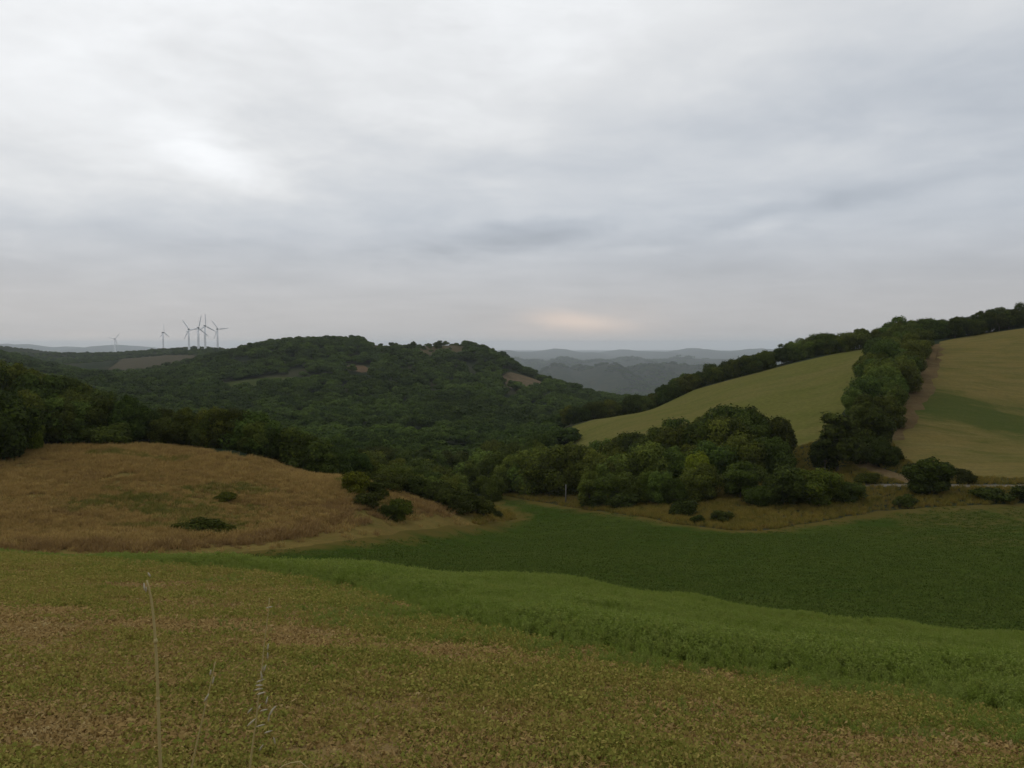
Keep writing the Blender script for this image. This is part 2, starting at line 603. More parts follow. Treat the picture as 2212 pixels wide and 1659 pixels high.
# foreground: dry stubble with low weeds
m, t = new_mat('stubble soil')
p = pos(t)
a = t.smooth(t.noise(t.vm('MULTIPLY', p, (0.8, 1.4, 1)), 0.55, 5, 0.6, 0.6), 0.40, 0.62)
b = t.smooth(t.noise(p, 2.3, 5, 0.65, 0.4), 0.40, 0.68)
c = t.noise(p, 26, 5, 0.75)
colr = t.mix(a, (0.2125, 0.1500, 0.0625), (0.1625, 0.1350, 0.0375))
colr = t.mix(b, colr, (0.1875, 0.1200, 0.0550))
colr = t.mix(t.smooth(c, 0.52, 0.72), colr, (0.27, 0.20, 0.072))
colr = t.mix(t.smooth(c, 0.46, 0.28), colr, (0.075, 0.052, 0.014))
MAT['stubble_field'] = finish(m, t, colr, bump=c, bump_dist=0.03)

m, t = new_mat('crop soil')
p = pos(t)
c = t.noise(p, 9, 5, 0.7)
a = t.smooth(t.noise(p, 0.25, 4, 0.6, 0.4), 0.4, 0.62)
colr = t.mix(a, (0.0980, 0.1176, 0.0224), (0.1232, 0.1204, 0.0252))
colr = t.mix(t.smooth(c, 0.45, 0.3), colr, (0.03, 0.045, 0.01))
MAT['crop_field'] = finish(m, t, colr, bump=c, bump_dist=0.08)

# valley field: dense young crop, browner along its rim
m, t = new_mat('valley crop')
p = pos(t)
e = attr(t, 'edge')
n1 = t.noise(t.vm('MULTIPLY', p, (0.6, 1.6, 1)), 0.055, 5, 0.6, 0.6)
n2 = t.noise(p, 0.22, 5, 0.62, 0.5)
n3 = t.noise(p, 2.6, 5, 0.7)
colr = t.mix(t.smooth(n1, 0.40, 0.60), (0.0312, 0.0512, 0.0083), (0.0442, 0.0610, 0.0112))
colr = t.mix(t.m('MULTIPLY', t.smooth(n2, 0.52, 0.72), 0.5), colr, (0.0247, 0.0464, 0.0083))
colr = t.mix(t.m('MULTIPLY', t.smooth(n3, 0.5, 0.75), 0.25), colr, (0.0504, 0.0672, 0.0132))
rim = t.m('ADD', e, t.m('MULTIPLY', t.m('SUBTRACT', n2, 0.5), 9.0))
rim = t.m('SUBTRACT', 1.0, t.smooth(rim, 0.3, 4.2))
colr = t.mix(t.m('MULTIPLY', rim, 0.8), colr, (0.0972, 0.0702, 0.0203))
# thin stand on the right where the soil shows
sx = t.n('ShaderNodeSeparateXYZ')
t.put(sx.inputs[0], p)
thin = t.m('MULTIPLY', t.smooth(sx.outputs[0], 36, 62), t.smooth(sx.outputs[1], 62, 86))
thin = t.m('MULTIPLY', thin, t.smooth(t.noise(p, 0.09, 4, 0.6, 0.6), 0.40, 0.60))
colr = t.mix(t.m('MULTIPLY', thin, 0.7), colr, (0.0858, 0.0689, 0.0208))
MAT['green_field'] = finish(m, t, colr, bump=n3, bump_dist=0.12)

MAT['knoll'] = ground_mat('dry grass ground', (0.1418, 0.1051, 0.0324), (0.1188, 0.0852, 0.0270), (0.1013, 0.0852, 0.0243), 0.10, 0.35, 2.5, bump_d=0.15)
MAT['pasture'] = ground_mat('pale pasture', (0.0952, 0.0940, 0.0247), (0.1122, 0.0991, 0.0319), (0.0805, 0.0864, 0.0203), 0.020, 0.09, 0.9, (0.5, 1.6, 1), bump_d=0.1)

m, t = new_mat('stubble with regrowth')
p = pos(t)
st = t.vm('MULTIPLY', p, (0.55, 1.7, 1))
n1 = t.noise(st, 0.035, 5, 0.6, 0.7)
n2 = t.noise(t.vm('ADD', st, (40, 3, 1)), 0.14, 5, 0.62, 0.5)
n3 = t.noise(p, 1.4, 4, 0.7)
colr = t.mix(t.smooth(n2, 0.40, 0.64), (0.1274, 0.0999, 0.0330), (0.0962, 0.0864, 0.0255))
# a wet hollow where green has come through
sx = t.n('ShaderNodeSeparateXYZ')
t.put(sx.inputs[0], p)
gx, gy = hit(2150, 905, 132, 340)
r = t.m('SQRT', t.m('ADD', t.m('POWER', t.m('DIVIDE', t.m('SUBTRACT', sx.outputs[0], gx), 23.0), 2.0), t.m('POWER', t.m('DIVIDE', t.m('SUBTRACT', sx.outputs[1], gy), 18.0), 2.0)))
r = t.m('ADD', r, t.m('ADD', t.m('MULTIPLY', t.m('SUBTRACT', n2, 0.5), 3.0), t.m('MULTIPLY', t.m('SUBTRACT', t.noise(p, 0.05, 3, 0.6, 0.6), 0.5), 3.0)))
wet = t.m('SUBTRACT', 1.0, t.smooth(r, 0.35, 1.5))
n4 = t.noise(t.vm('ADD', st, (9, 77, 3)), 0.065, 5, 0.62, 0.8)
colr = t.mix(t.m('MULTIPLY', t.smooth(n4, 0.56, 0.70), 0.55), colr, (0.0621, 0.0702, 0.0162))
colr = t.mix(t.m('MULTIPLY', t.smooth(n1, 0.58, 0.72), 0.6), colr, (0.0540, 0.0675, 0.0149))
mow = t.noise(t.vm('MULTIPLY', p, (0.05, 1.0, 1)), 0.55, 4, 0.7)
colr = t.mix(t.m('MULTIPLY', t.smooth(mow, 0.45, 0.68), 0.5), colr, (0.150, 0.118, 0.046))
colr = t.mix(t.m('MULTIPLY', wet, 0.75), colr, (0.034, 0.054, 0.012))
colr = t.mix(1.0, colr, t.vm('SCALE', (1, 1, 1), t.m('MULTIPLY_ADD', n3, 0.7, 0.65)), 'MULTIPLY')
MAT['stubble_slope'] = finish(m, t, colr, bump=n3, bump_dist=0.12)

MAT['dirt_strip'] = ground_mat('bare brown earth', (0.0988, 0.0675, 0.0324), (0.0832, 0.0580, 0.0270), (0.1144, 0.0878, 0.0405), 0.08, 0.4, 3, bump_d=0.08)
MAT['dirt_track'] = ground_mat('track earth', (0.125, 0.088, 0.042), (0.105, 0.072, 0.034), (0.14, 0.105, 0.055), 0.15, 0.6, 5, bump_d=0.05)
MAT['gravel_road'] = ground_mat('pale gravel', (0.17, 0.155, 0.13), (0.145, 0.13, 0.105), (0.12, 0.10, 0.075), 0.2, 0.9, 6, bump_d=0.04)
MAT['clearing'] = ground_mat('meadow opening', (0.044, 0.054, 0.017), (0.054, 0.058, 0.020), (0.038, 0.048, 0.015), 0.02, 0.1, 0.8)
MAT['bare_soil'] = ground_mat('reddish soil', (0.105, 0.068, 0.038), (0.085, 0.058, 0.034), (0.115, 0.08, 0.046), 0.03, 0.15, 1)
MAT['plateau_field'] = ground_mat('plateau stubble', (0.070, 0.056, 0.030), (0.060, 0.052, 0.027), (0.075, 0.064, 0.034), 0.02, 0.1, 1)
MAT['sandy_slope'] = ground_mat('sandy soil', (0.115, 0.085, 0.052), (0.095, 0.07, 0.042), (0.06, 0.055, 0.028), 0.03, 0.15, 1)
MAT['ploughed_field'] = ground_mat('ploughed soil', (0.066, 0.056, 0.036), (0.058, 0.052, 0.032), (0.075, 0.062, 0.038), 0.003, 0.015, 0.3)


def leaf_mat(name, dark, light, tip, trans=0.25):
    m, t = new_mat(name)
    oi = t.n('ShaderNodeObjectInfo')
    rnd = oi.outputs['Random']
    tcn = t.n('ShaderNodeTexCoord')
    n = t.noise(tcn.outputs['Object'], 0.9, 3, 0.6)
    gi = t.n('ShaderNodeNewGeometry').outputs['Random Per Island']
    colr = t.mix(rnd, dark, light)
    kind_n = t.noise(pos(t), 0.011, 4, 0.6, 0.3)
    colr = t.mix(1.0, colr, t.vm('SCALE', (1, 1, 1), t.m('MULTIPLY_ADD', t.smooth(kind_n, 0.36, 0.64), 0.55, 0.72)), 'MULTIPLY')
    colr = t.mix(t.m('MULTIPLY', t.smooth(n, 0.5, 0.75), 0.55), colr, tip)
    colr = t.mix(1.0, colr, t.vm('SCALE', (1, 1, 1), t.m('MULTIPLY_ADD', gi, 0.8, 0.6)), 'MULTIPLY')
    colr = t.mix(1.0, colr, oi.outputs['Color'], 'MULTIPLY')
    b = t.n('ShaderNodeBsdfPrincipled')
    t.put(b.inputs['Base Color'], colr)
    b.inputs['Roughness'].default_value = 0.9
    b.inputs['Specular IOR Level'].default_value = 0.04
    tr = t.n('ShaderNodeBsdfTranslucent')
    t.put(tr.inputs[0], colr)
    mx = t.n('ShaderNodeMixShader')
    mx.inputs[0].default_value = trans
    t.put(mx.inputs[1], b.outputs[0])
    t.put(mx.inputs[2], tr.outputs[0])
    o = t.n('ShaderNodeOutputMaterial')
    t.put(o.inputs[0], mx.outputs[0])
    return m


LEAF = leaf_mat('oak leaves', (0.0410, 0.0572, 0.0101), (0.0713, 0.0933, 0.0143), (0.1166, 0.1378, 0.0201))
LEAF_BUSH = leaf_mat('bush leaves', (0.042, 0.053, 0.0105), (0.066, 0.078, 0.014), (0.096, 0.104, 0.020))
LEAF_FAR = leaf_mat('forest leaves', (0.032, 0.052, 0.010), (0.064, 0.094, 0.015), (0.080, 0.112, 0.018))
m, t = new_mat('bark')
tcn = t.n('ShaderNodeTexCoord')
n = t.noise(t.vm('MULTIPLY', tcn.outputs['Object'], (6, 6, 1.2)), 1.5, 5, 0.7)
BARK = finish(m, t, t.mix(n, (0.05, 0.042, 0.032), (0.14, 0.12, 0.095)), bump=n, bump_dist=0.03)

# ------------------------------------------------------------------ the land as a seamless set of fields
pts = []
NS = 176
rows = np.exp(np.arange(math.log(1.2), math.log(29000), 0.030))
for i, yy in enumerate(rows):
    ss = np.linspace(-0.95, 0.95, NS) + (0.5 if i % 2 else 0) * 1.9 / NS
    jit = rng.uniform(-0.3, 0.3, NS) * 1.9 / NS
    jy = rng.uniform(-0.3, 0.3, NS) * 0.03
    for s_, j_, k_ in zip(ss, jit, jy):
        yk = yy * (1 + k_)
        pts.append((float((s_ + j_) * yk), float(yk)))
for yy in list(rows[::6]) + [0.2, -0.8, -3, -8, -20, -60, -200]:
    y0 = max(abs(yy), 1.2)
    for f in (1.05, 1.35, 1.8, 2.6, 4, 7, 12, 30, 100, 400, 1500, 6000):
        xx = f * y0
        if xx < 29000:
            pts.append((xx, float(yy)))
            pts.append((-xx, float(yy)))
for yy in (0.4, -0.4, -1.5, -4, -10, -25, -70, -200):
    for xx in np.linspace(-1.1, 1.1, 9) * max(1.2, abs(yy)):
        pts.append((float(xx), float(yy)))
pts += [(-30000, -250), (30000, -250), (-30000, 30000), (30000, 30000), (0, 30000), (-15000, 30000), (15000, 30000)]
edges = []
for name, poly in ZONES:
    b0 = len(pts)
    n = len(poly)
    pts += [(float(a), float(b)) for a, b in poly]
    edges += [(b0 + i, b0 + (i + 1) % n) for i in range(n)]
ov, oe, of, _, _, _ = delaunay_2d_cdt([Vector(p) for p in pts], edges, [], 0, 1e-4, False)
XY = np.array([(v.x, v.y) for v in ov])
TRI = np.array([tuple(f) for f in of], int)
ZZ = H(XY[:, 0], XY[:, 1])
cen = XY[TRI].mean(1)
zone = np.full(len(TRI), -1)
for k in range(len(ZONES) - 1, -1, -1):
    poly = np.asarray(ZONES[k][1])
    lo, hi = poly.min(0), poly.max(0)
    cand = np.where((cen[:, 0] >= lo[0]) & (cen[:, 0] <= hi[0]) & (cen[:, 1] >= lo[1]) & (cen[:, 1] <= hi[1]))[0]
    ins = inside(poly, cen[cand, 0], cen[cand, 1])
    zone[cand[ins]] = k
# make all triangles face up
a_, b_, c_ = XY[TRI[:, 0]], XY[TRI[:, 1]], XY[TRI[:, 2]]
cr = (b_[:, 0] - a_[:, 0]) * (c_[:, 1] - a_[:, 1]) - (b_[:, 1] - a_[:, 1]) * (c_[:, 0] - a_[:, 0])
TRI[cr < 0] = TRI[cr < 0][:, ::-1]

LAND_LABEL = {
    'ground': 'rolling green land with rough grass and woodland floor out to the hazy horizon',
    'gravel_road': 'pale gravel road running level behind the round bush',
    'dirt_track': 'brown dirt track curving out of the trees to the gravel road',
    'dirt_strip': 'strip of bare brown earth beside the hedgerow on the slope',
    'stubble_slope': 'tan stubble slope with a green patch, right of the hedgerow',
    'pasture': 'smooth pale olive pasture sloping down below the skyline trees',
    'clearing': 'long narrow grassy clearing in the woods of the middle hill',
    'bare_soil': 'small reddish bare soil patch in the woods of the middle hill',
    'plateau_field': 'thin tan field on the flat top of the wooded hill',
    'sandy_slope': 'sandy bare slope at the falling end of the wooded hill',
    'ploughed_field': 'distant grey brown fields below the wind turbines',
    'stubble_field': 'brown and green weedy stubble in the foreground',
    'crop_field': 'near slope of taller bluish green crop in a curved band',
    'knoll': 'brown knoll of dry grass left of the valley field',
    'green_field': 'smooth dark green field on the valley floor',
}
for k in range(-1, len(ZONES)):
    name = 'ground' if k < 0 else ZONES[k][0]
    tr = TRI[zone == k]
    if not len(tr):
        continue
    used, inv = np.unique(tr, return_inverse=True)
    V = np.column_stack([XY[used], ZZ[used]])
    me = np_mesh(name, V, inv.reshape(-1, 3), MAT[name])
    me.polygons.foreach_set('use_smooth', np.ones(len(me.polygons), bool))
    if name in ('green_field',):
        at = me.attributes.new('edge', 'FLOAT', 'POINT')
        rimline = wob(g_left, 0.5) + wob(g_right, 0.5)
        P = np.asarray(rimline)
        dist = np.full(len(V), 1e9)
        for i in range(len(P) - 1):
            ab = P[i + 1] - P[i]
            f = np.clip(((V[:, :2] - P[i]) @ ab) / ((ab ** 2).sum() + 1e-9), 0, 1)
            dist = np.minimum(dist, np.linalg.norm(V[:, :2] - P[i] - f[:, None] * ab, axis=1))
        at.data.foreach_set('value', dist.astype(np.float32))
    o = bpy.data.objects.new(name, me)
    col.objects.link(o)
    tag(o, LAND_LABEL[name], name.replace('_', ' '), kind='structure')


# ------------------------------------------------------------------ foliage meshes
def rand_unit(n, g):
    v = g.normal(size=(n, 3))
    return v / np.linalg.norm(v, axis=1)[:, None]


def leaf_quads(P, N, size, g, elong=1.5):
    """diamond shaped leaf sprays at points P facing N"""
    n = len(P)
    r = rand_unit(n, g)
    T = np.cross(N, r)
    T /= np.linalg.norm(T, axis=1)[:, None] + 1e-9
    B = np.cross(N, T)
    a = size[:, None] * 0.5 * elong
    b = size[:, None] * 0.5
    sk = (g.uniform(-0.35, 0.35, n) * size)[:, None]
    bend = (g.uniform(-0.25, 0.25, n) * size)[:, None]
    V = np.stack([P - T * a, P - B * b + T * sk + N * bend, P + T * a, P + B * b + T * sk * 0.5 + N * bend * 0.5], 1).reshape(-1, 3)
    return V, np.arange(n * 4).reshape(-1, 4)


def crown_mesh(name, seed, rx, rz, zc, n_lobes, n_leaf, leaf, mat, flat=0.75, bottom=-0.55, ragged=0.28, lobe=(0.30, 0.46)):
    """a crown of overlapping leaf masses with gaps between them"""
    g = np.random.default_rng(seed)
    C, Rr = [], []
    for i in range(n_lobes):
        for _ in range(30):
            v = rand_unit(1, g)[0]
            if v[2] > bottom:
                break
        k = g.uniform(0.42, 0.86)
        c = v * k * np.array([rx, rx * g.uniform(0.85, 1.1), rz])
        C.append(c + np.array([0, 0, zc]))
        Rr.append(g.uniform(*lobe) * rx * (1.1 - 0.25 * max(v[2], 0)))
    C.append(np.array([0, 0, zc]))
    Rr.append(0.5 * min(rx, rz))
    C = np.array(C)
    Rr = np.array(Rr)
    wgt = Rr ** 2 / (Rr ** 2).sum()
    Ps, Ns, Sz = [], [], []
    for c, r, q in zip(C, Rr, wgt):
        n = int(n_leaf * q * 1.7)
        v = rand_unit(n, g)
        keep = g.uniform(size=n) < np.clip(0.75 + 0.5 * v[:, 2], 0.25, 1)
        v = v[keep]
        rad = r * (1 + ragged * (g.uniform(-1, 1, len(v)) ** 3) - 0.18 * g.uniform(0, 1, len(v)) ** 2)
        # bumpy surface: smaller sprigs stand out of each mass
        bumps = np.sin(v[:, 0] * 7 + c[0] * 3) * np.sin(v[:, 1] * 6 + c[1] * 5) * np.sin(v[:, 2] * 7 + c[2])
        rad = rad * (1 + 0.20 * bumps)
        P = c + v * rad[:, None] * np.array([1, 1, flat])
        dd = np.linalg.norm((P[:, None] - C[None]) / np.array([1, 1, flat]), axis=2) / Rr[None]
        ok = dd.min(1) > 0.62
        P, v = P[ok], v[ok]
        N = v * 1.1 + rand_unit(len(v), g) * 0.6 + np.array([0, 0, 0.15])
        N /= np.linalg.norm(N, axis=1)[:, None]
        Ps.append(P)
        Ns.append(N)
        Sz.append(leaf * g.uniform(0.6, 1.35, len(P)))
    P = np.concatenate(Ps)
    N = np.concatenate(Ns)
    S = np.concatenate(Sz)
    V, Q = leaf_quads(P, N, S, g)
    return np_mesh(name, V, Q, mat), C, Rr


def trunk_mesh(name, seed, h, r0, C, Rr, limbs=7):
    g = random.Random(seed)
    V, Fc = [], []
    top = h
    ax = [(g.uniform(-.04, .04) * h * k, g.uniform(-.04, .04) * h * k, -0.6 + (top + 0.6) * k) for k in (0, .12, .35, .6, .8)]
    tube(V, Fc, ax, [r0 * 1.5, r0 * 1.05, r0 * .85, r0 * .6, r0 * .3], 8)
    idx = list(range(len(C)))
    g.shuffle(idx)
    for i in idx[:limbs]:
        k = g.uniform(.3, .62)
        b = Vector(ax[2]).lerp(Vector(ax[3]), g.uniform(0, 1))
        e = Vector(C[i])
        mid = b.lerp(e, .5) + Vector((0, 0, -0.08 * (e - b).length))
        tube(V, Fc, [b, mid, e], [r0 * .45, r0 * .3, r0 * .1], 6)
    me = bpy.data.meshes.new(name)
    me.from_pydata([tuple(v) for v in V], [], Fc)
    me.polygons.foreach_set('use_smooth', [True] * len(me.polygons))
    me.materials.append(BARK)
    return me


# real-size prototypes (metres)
TREES, BUSHES, FAR = [], [], []
for i in range(7):
    g = random.Random(100 + i)
    rx = g.uniform(3.3, 4.3)
    rz = g.uniform(4.0, 4.8)
    zc = rz * (0.86 if i < 6 else 1.25)
    hh = zc + rz
    cm, C, Rr = crown_mesh('crown', 100 + i, rx, rz, zc, g.randint(24, 32), 11500, 0.29, LEAF, flat=0.98, bottom=-1.0, lobe=(0.26, 0.46))
    tm = trunk_mesh('trunk', i, zc, 0.20, C, Rr)
    TREES.append((cm, tm, hh, rx))
for i in range(2):   # taller, looser trees
    cm, C, Rr = crown_mesh('crown', 130 + i, 3.2, 5.6, 6.0, 30, 5200, 0.42, LEAF, flat=0.9, bottom=-0.95, ragged=0.5, lobe=(0.26, 0.40))
    tm = trunk_mesh('trunk', 40 + i, 8, 0.2, C, Rr, 9)
    TREES.append((cm, tm, 11.5, 3.2))
for i in range(5):
    g = random.Random(200 + i)
    cm, C, Rr = crown_mesh('crown', 200 + i, 2.0, 1.5, 1.15, 18, 4200, 0.19, LEAF_BUSH, flat=0.85, bottom=-0.6, ragged=0.4, lobe=(0.3, 0.46))
    tm = trunk_mesh('stem', 60 + i, 1.3, 0.06, C, Rr, 8)
    BUSHES.append((cm, tm, 2.9, 2.0))
for i in range(6):
    g = random.Random(300 + i)
    rx = g.uniform(3.4, 4.4)
    cm, C, Rr = crown_mesh('forest_crown', 300 + i, rx, rx * g.uniform(0.85, 1.1), 4.2, 12, 1500, 0.64, LEAF_FAR, bottom=-0.5, ragged=0.2, lobe=(0.34, 0.55))
    FAR.append((cm, 9, rx))

ORD = ('first second third fourth fifth sixth seventh eighth ninth tenth eleventh twelfth thirteenth fourteenth fifteenth sixteenth seventeenth eighteenth nineteenth').split()
TENS = {20: 'twenty', 30: 'thirty', 40: 'forty', 50: 'fifty', 60: 'sixty', 70: 'seventy', 80: 'eighty', 90: 'ninety'}


def ordinal(n):
    if n < 20:
        return ORD[n - 1]
    a, b = n // 10 * 10, n % 10
    if b == 0:
        return TENS[a][:-1] + 'ieth'
    return TENS[a] + '-' + ORD[b - 1]


PLANTED = {}


def plant(kind, proto, x, y, height, width=1.0, tint=(1, 1, 1), group=None, name=None, sink=0.15):
    """one tree or bush: an Empty at its foot with crown and trunk under it"""
    cm, tm, hh, rx = proto
    z = h1(x, y)
    k = height / hh
    o = empty(name or ('oak_tree' if kind == 'tree' else 'bush'), (x, y, z - sink * k))
    o.rotation_euler = (0, 0, random.uniform(0, 6.28))
    o.scale = (k * width, k * width, k)
    c = bpy.data.objects.new('crown', cm)
    c.parent = o
    c.color = (*tint, 1)
    col.objects.link(c)
    s = bpy.data.objects.new('trunk' if kind == 'tree' else 'stem', tm)
    s.parent = o
    col.objects.link(s)
    if group:
        o['group'] = group
        PLANTED.setdefault(group, []).append(o)
    return o


def jit_tint(y=0.12):
    v = random.uniform(0.70, 1.38)
    w_ = random.uniform(-y, y * 1.9)
    return (v * (1 + w_), v, v * (1 - w_ * 0.5))


def row(group, way, n, spread, hgt, protos, cat='tree', width=(0.85, 1.15), tint=jit_tint):
    """n trees along a path of (px, distance) points"""
    P = [(raydir(px, 829)[0] * dd, dd) for px, dd in way]
    L = [0]
    for a, b in zip(P[:-1], P[1:]):
        L.append(L[-1] + math.hypot(a[0] - b[0], a[1] - b[1]))
    for i in range(n):
        q = (i + 0.5 + random.uniform(-0.22, 0.22)) / n * L[-1]
        j = max(k for k in range(len(L)) if L[k] <= q)
        j = min(j, len(P) - 2)
        f = (q - L[j]) / (L[j + 1] - L[j])
        x = P[j][0] + (P[j + 1][0] - P[j][0]) * f + random.uniform(-spread, spread)
        y = P[j][1] + (P[j + 1][1] - P[j][1]) * f + random.uniform(-spread, spread)
        plant('tree', random.choice(protos), x, y, random.uniform(*hgt), random.uniform(*width), tint(), group)


OAKS = TREES[:7]
LOOSE = TREES[7:]
G_SKY = 'trees in the skyline row above the pale pasture'
G_SKY2 = 'trees in the skyline row above the stubble slope'
row(G_SKY, [(1232, 318), (1330, 322), (1500, 327), (1700, 318), (1925, 312)], 58, 1.6, (6.2, 8.8), OAKS, width=(0.95, 1.3))
row(G_SKY2, [(1900, 313), (2060, 318), (2230, 326)], 24, 2.5, (6.2, 8.6), OAKS, width=(0.95, 1.3))
row(G_SKY2, [(1900, 322), (2060, 330), (2240, 338)], 20, 3, (7.5, 11), OAKS)
G_HEDGE = 'trees of the hedgerow climbing the right hill'
row(G_HEDGE, [(1868, 158), (1872, 185), (1895, 225), (1930, 275), (1955, 300)], 22, 2.5, (7.0, 9.8), OAKS)
row(G_HEDGE, [(1905, 168), (1938, 195), (1962, 240), (1985, 285)], 14, 1.8, (6.5, 9.0), OAKS)
G_WOODR = 'trees of the wood right of the valley field'
row(G_WOODR, [(1262, 162), (1340, 152), (1450, 148), (1560, 145), (1690, 144)], 16, 2.5, (7.5, 9.5), OAKS)
row(G_WOODR, [(1270, 178), (1360, 170), (1460, 164)], 7, 3, (8.5, 10.5), OAKS)
row(G_WOODR, [(1470, 160), (1570, 158), (1670, 157)], 9, 2.5, (9.6, 11.4), OAKS)
row(G_WOODR, [(1480, 170), (1570, 168), (1650, 168)], 6, 2.5, (9.5, 11.5), OAKS)
row(G_WOODR, [(1270, 139), (1350, 135), (1450, 130), (1560, 132), (1640, 134)], 9, 2, (4.8, 7), OAKS)
G_WOODC = 'trees of the wood at the end of the valley field'
row(G_WOODC, [(1060, 176), (1130, 172), (1200, 165), (1255, 160)], 9, 2.5, (8.5, 11.5), OAKS)
row(G_WOODC, [(800, 200), (900, 196), (1000, 192), (1100, 196), (1240, 190)], 16, 5, (8, 10.5), OAKS)
row(G_WOODC, [(760, 235), (900, 228), (1040, 225), (1220, 225)], 18, 6, (8.5, 11), OAKS)
row(G_WOODC, [(820, 165), (900, 160), (980, 160), (1040, 160)], 9, 4, (5.5, 7.8), OAKS)
G_KNOLL = 'trees along the back of the dry grass knoll'
row(G_KNOLL, [(270, 134), (400, 128), (500, 122), (600, 121), (700, 124), (800, 132), (880, 142)], 24, 2, (5.0, 7.2), OAKS)
row(G_KNOLL, [(300, 155), (420, 150), (560, 148), (680, 150)], 12, 4, (6.5, 8.6), OAKS)
G_WOODL = 'trees of the wood at the left edge'
row(G_WOODL, [(-60, 119), (60, 118.5), (160, 119), (260, 121)], 12, 2.5, (6, 8), OAKS)
row(G_WOODL, [(-80, 150), (40, 152), (110, 154)], 7, 4, (10, 11.6), OAKS)
row(G_WOODL, [(130, 154), (190, 157), (250, 160)], 4, 3, (7.5, 9.5), OAKS)
row(G_WOODL, [(-70, 104), (-10, 106), (20, 108)], 4, 1.5, (7, 10), OAKS, tint=lambda: (0.62, 0.66, 0.62))

LABELS = {
    G_SKY: 'dark tree in the skyline row above the pale pasture, {} from the left',
    G_SKY2: 'dark tree in the skyline row above the stubble slope, {} from the left',
    G_HEDGE: 'tree in the hedgerow climbing beside the brown earth strip, {} up from the track',
    G_WOODR: 'tree in the dark wood below the pale pasture, {} from the left',
    G_WOODC: 'tree in the wood closing the valley field, {} from the left',
    G_KNOLL: 'tree behind the brown grass knoll, {} from the left',
    G_WOODL: 'tree in the wood beside the knoll at the left edge, {} from the left',
}
for gname, objs in PLANTED.items():
    if gname == G_HEDGE:
        objs.sort(key=lambda o: o.location.y)
    else:
        objs.sort(key=lambda o: o.location.x / o.location.y)
    for i, o in enumerate(objs):
        o['label'] = LABELS[gname].format(ordinal(i + 1))
        o['category'] = 'tree'


def solo(kind, proto, px, dd, height, width, tint, label, cat, name=None, group=None):
    s, _ = raydir(px, 829)
    o = plant(kind, proto, s * dd, dd, height, width, tint, None, name)
    tag(o, label, cat, group)
    return o


YG = (2.1, 1.75, 0.9)
solo('tree', OAKS[2], 1505, 137, 8.8, 0.75, (1.9, 1.7, 0.9), 'bright yellow green tree top amid the dark wood', 'tree')
solo('tree', OAKS[4], 66, 112, 5.2, 0.62, (1.7, 1.65, 0.9), 'light yellow green young tree beside the dark left trees', 'tree')
solo('tree', LOOSE[0], 1812, 147, 12.3, 1.25, (0.74, 0.68, 0.75), 'tall loose dark tree at the foot of the hedgerow', 'tree')
solo('tree', LOOSE[1], 1786, 146, 8.0, 1.2, (0.75, 0.72, 0.75), 'loose dark tree just left of the tallest hedgerow tree', 'tree')
solo('tree', OAKS[1], 1405, 133, 5.6, 0.75, (1.3, 1.3, 1.1), 'grey green young tree at the front of the dark wood', 'tree')

B = BUSHES


def at_foot(px, py, lo=50, hi=180):
    return hit(px, py, lo, hi)[1]


solo('bush', OAKS[0], 2014, 127, 6.2, 1.35, (0.66, 0.66, 0.6), 'large round dark bush beside the gravel road', 'bush')
solo('bush', OAKS[1], 1912, 146, 4.8, 1.1, (0.62, 0.62, 0.6), 'dark bush beside the dirt track bend', 'bush')
solo('bush', B[2], 1990, 140, 2.2, 1.6, (0.7, 0.7, 0.65), 'low brownish scrub between the dirt track and the round bush', 'bush')
solo('bush', B[3], 2085, 134, 2.4, 1.3, (0.65, 0.6, 0.6), 'low dark scrub just right of the round bush', 'bush')
solo('bush', B[1], 1960, 123, 1.9, 1.4, (0.8, 0.85, 0.8), 'low green bush at the left foot of the round bush', 'bush')
solo('bush', B[4], 2150, 121, 2.0, 2.2, (0.75, 0.8, 0.7), 'flat hedge of bramble left of the frame edge below the road', 'bush')
solo('bush', B[0], 2235, 121, 2.6, 1.8, (0.7, 0.75, 0.7), 'bramble bush cut by the right frame edge below the road', 'bush')
solo('bush', OAKS[2], 1695, 124, 7.4, 1.25, (0.9, 0.88, 0.95), 'broad grey green bush in front of the loose trees', 'bush')
solo('bush', OAKS[3], 1765, 124, 5.6, 1.4, (1.25, 1.2, 0.9), 'yellowish bush joined to the broad grey green bush', 'bush')
solo('bush', OAKS[4], 1830, 125, 3.6, 1.6, (0.95, 0.95, 0.9), 'low green bush left of the gravel road end', 'bush')
solo('bush', OAKS[5], 1650, 124, 3.6, 1.4, (0.75, 0.8, 0.75), 'dark bush at the left foot of the broad bush', 'bush')
solo('bush', B[0], 1482, 119, 2.6, 1.2, (0.85, 0.9, 0.85), 'small dark green bush at the rim of the valley field', 'bush')
solo('bush', B[2], 1562, 112, 1.9, 1.2, (1.0, 1.0, 0.95), 'small grey green bush on the bare bank below the yellow grass', 'bush')
solo('bush', B[3], 1510, 111, 1.3, 1.2, (0.8, 0.9, 0.8), 'tiny round bush at the green field edge', 'bush')
solo('bush', B[4], 1350, 131, 3.0, 1.3, (0.9, 0.95, 0.9), 'grey green bush below the dark wood near the post', 'bush')
solo('bush', B[1], 1288, 138, 2.6, 1.4, (0.9, 0.95, 0.85), 'low bush right of the thin pole', 'bush')
solo('bush', B[0], 765, at_foot(765, 1062), 2.9, 1.0, (1.7, 1.5, 0.7), 'yellow green bush on the shoulder of the knoll', 'bush')
solo('bush', B[2], 812, at_foot(812, 1070), 2.2, 1.3, (0.9, 0.9, 0.7), 'olive bramble beside the yellow green bush', 'bush')
solo('bush', B[3], 862, at_foot(862, 1122), 2.6, 1.0, (1.25, 1.3, 0.8), 'green bush alone on the dry slope of the knoll', 'bush')
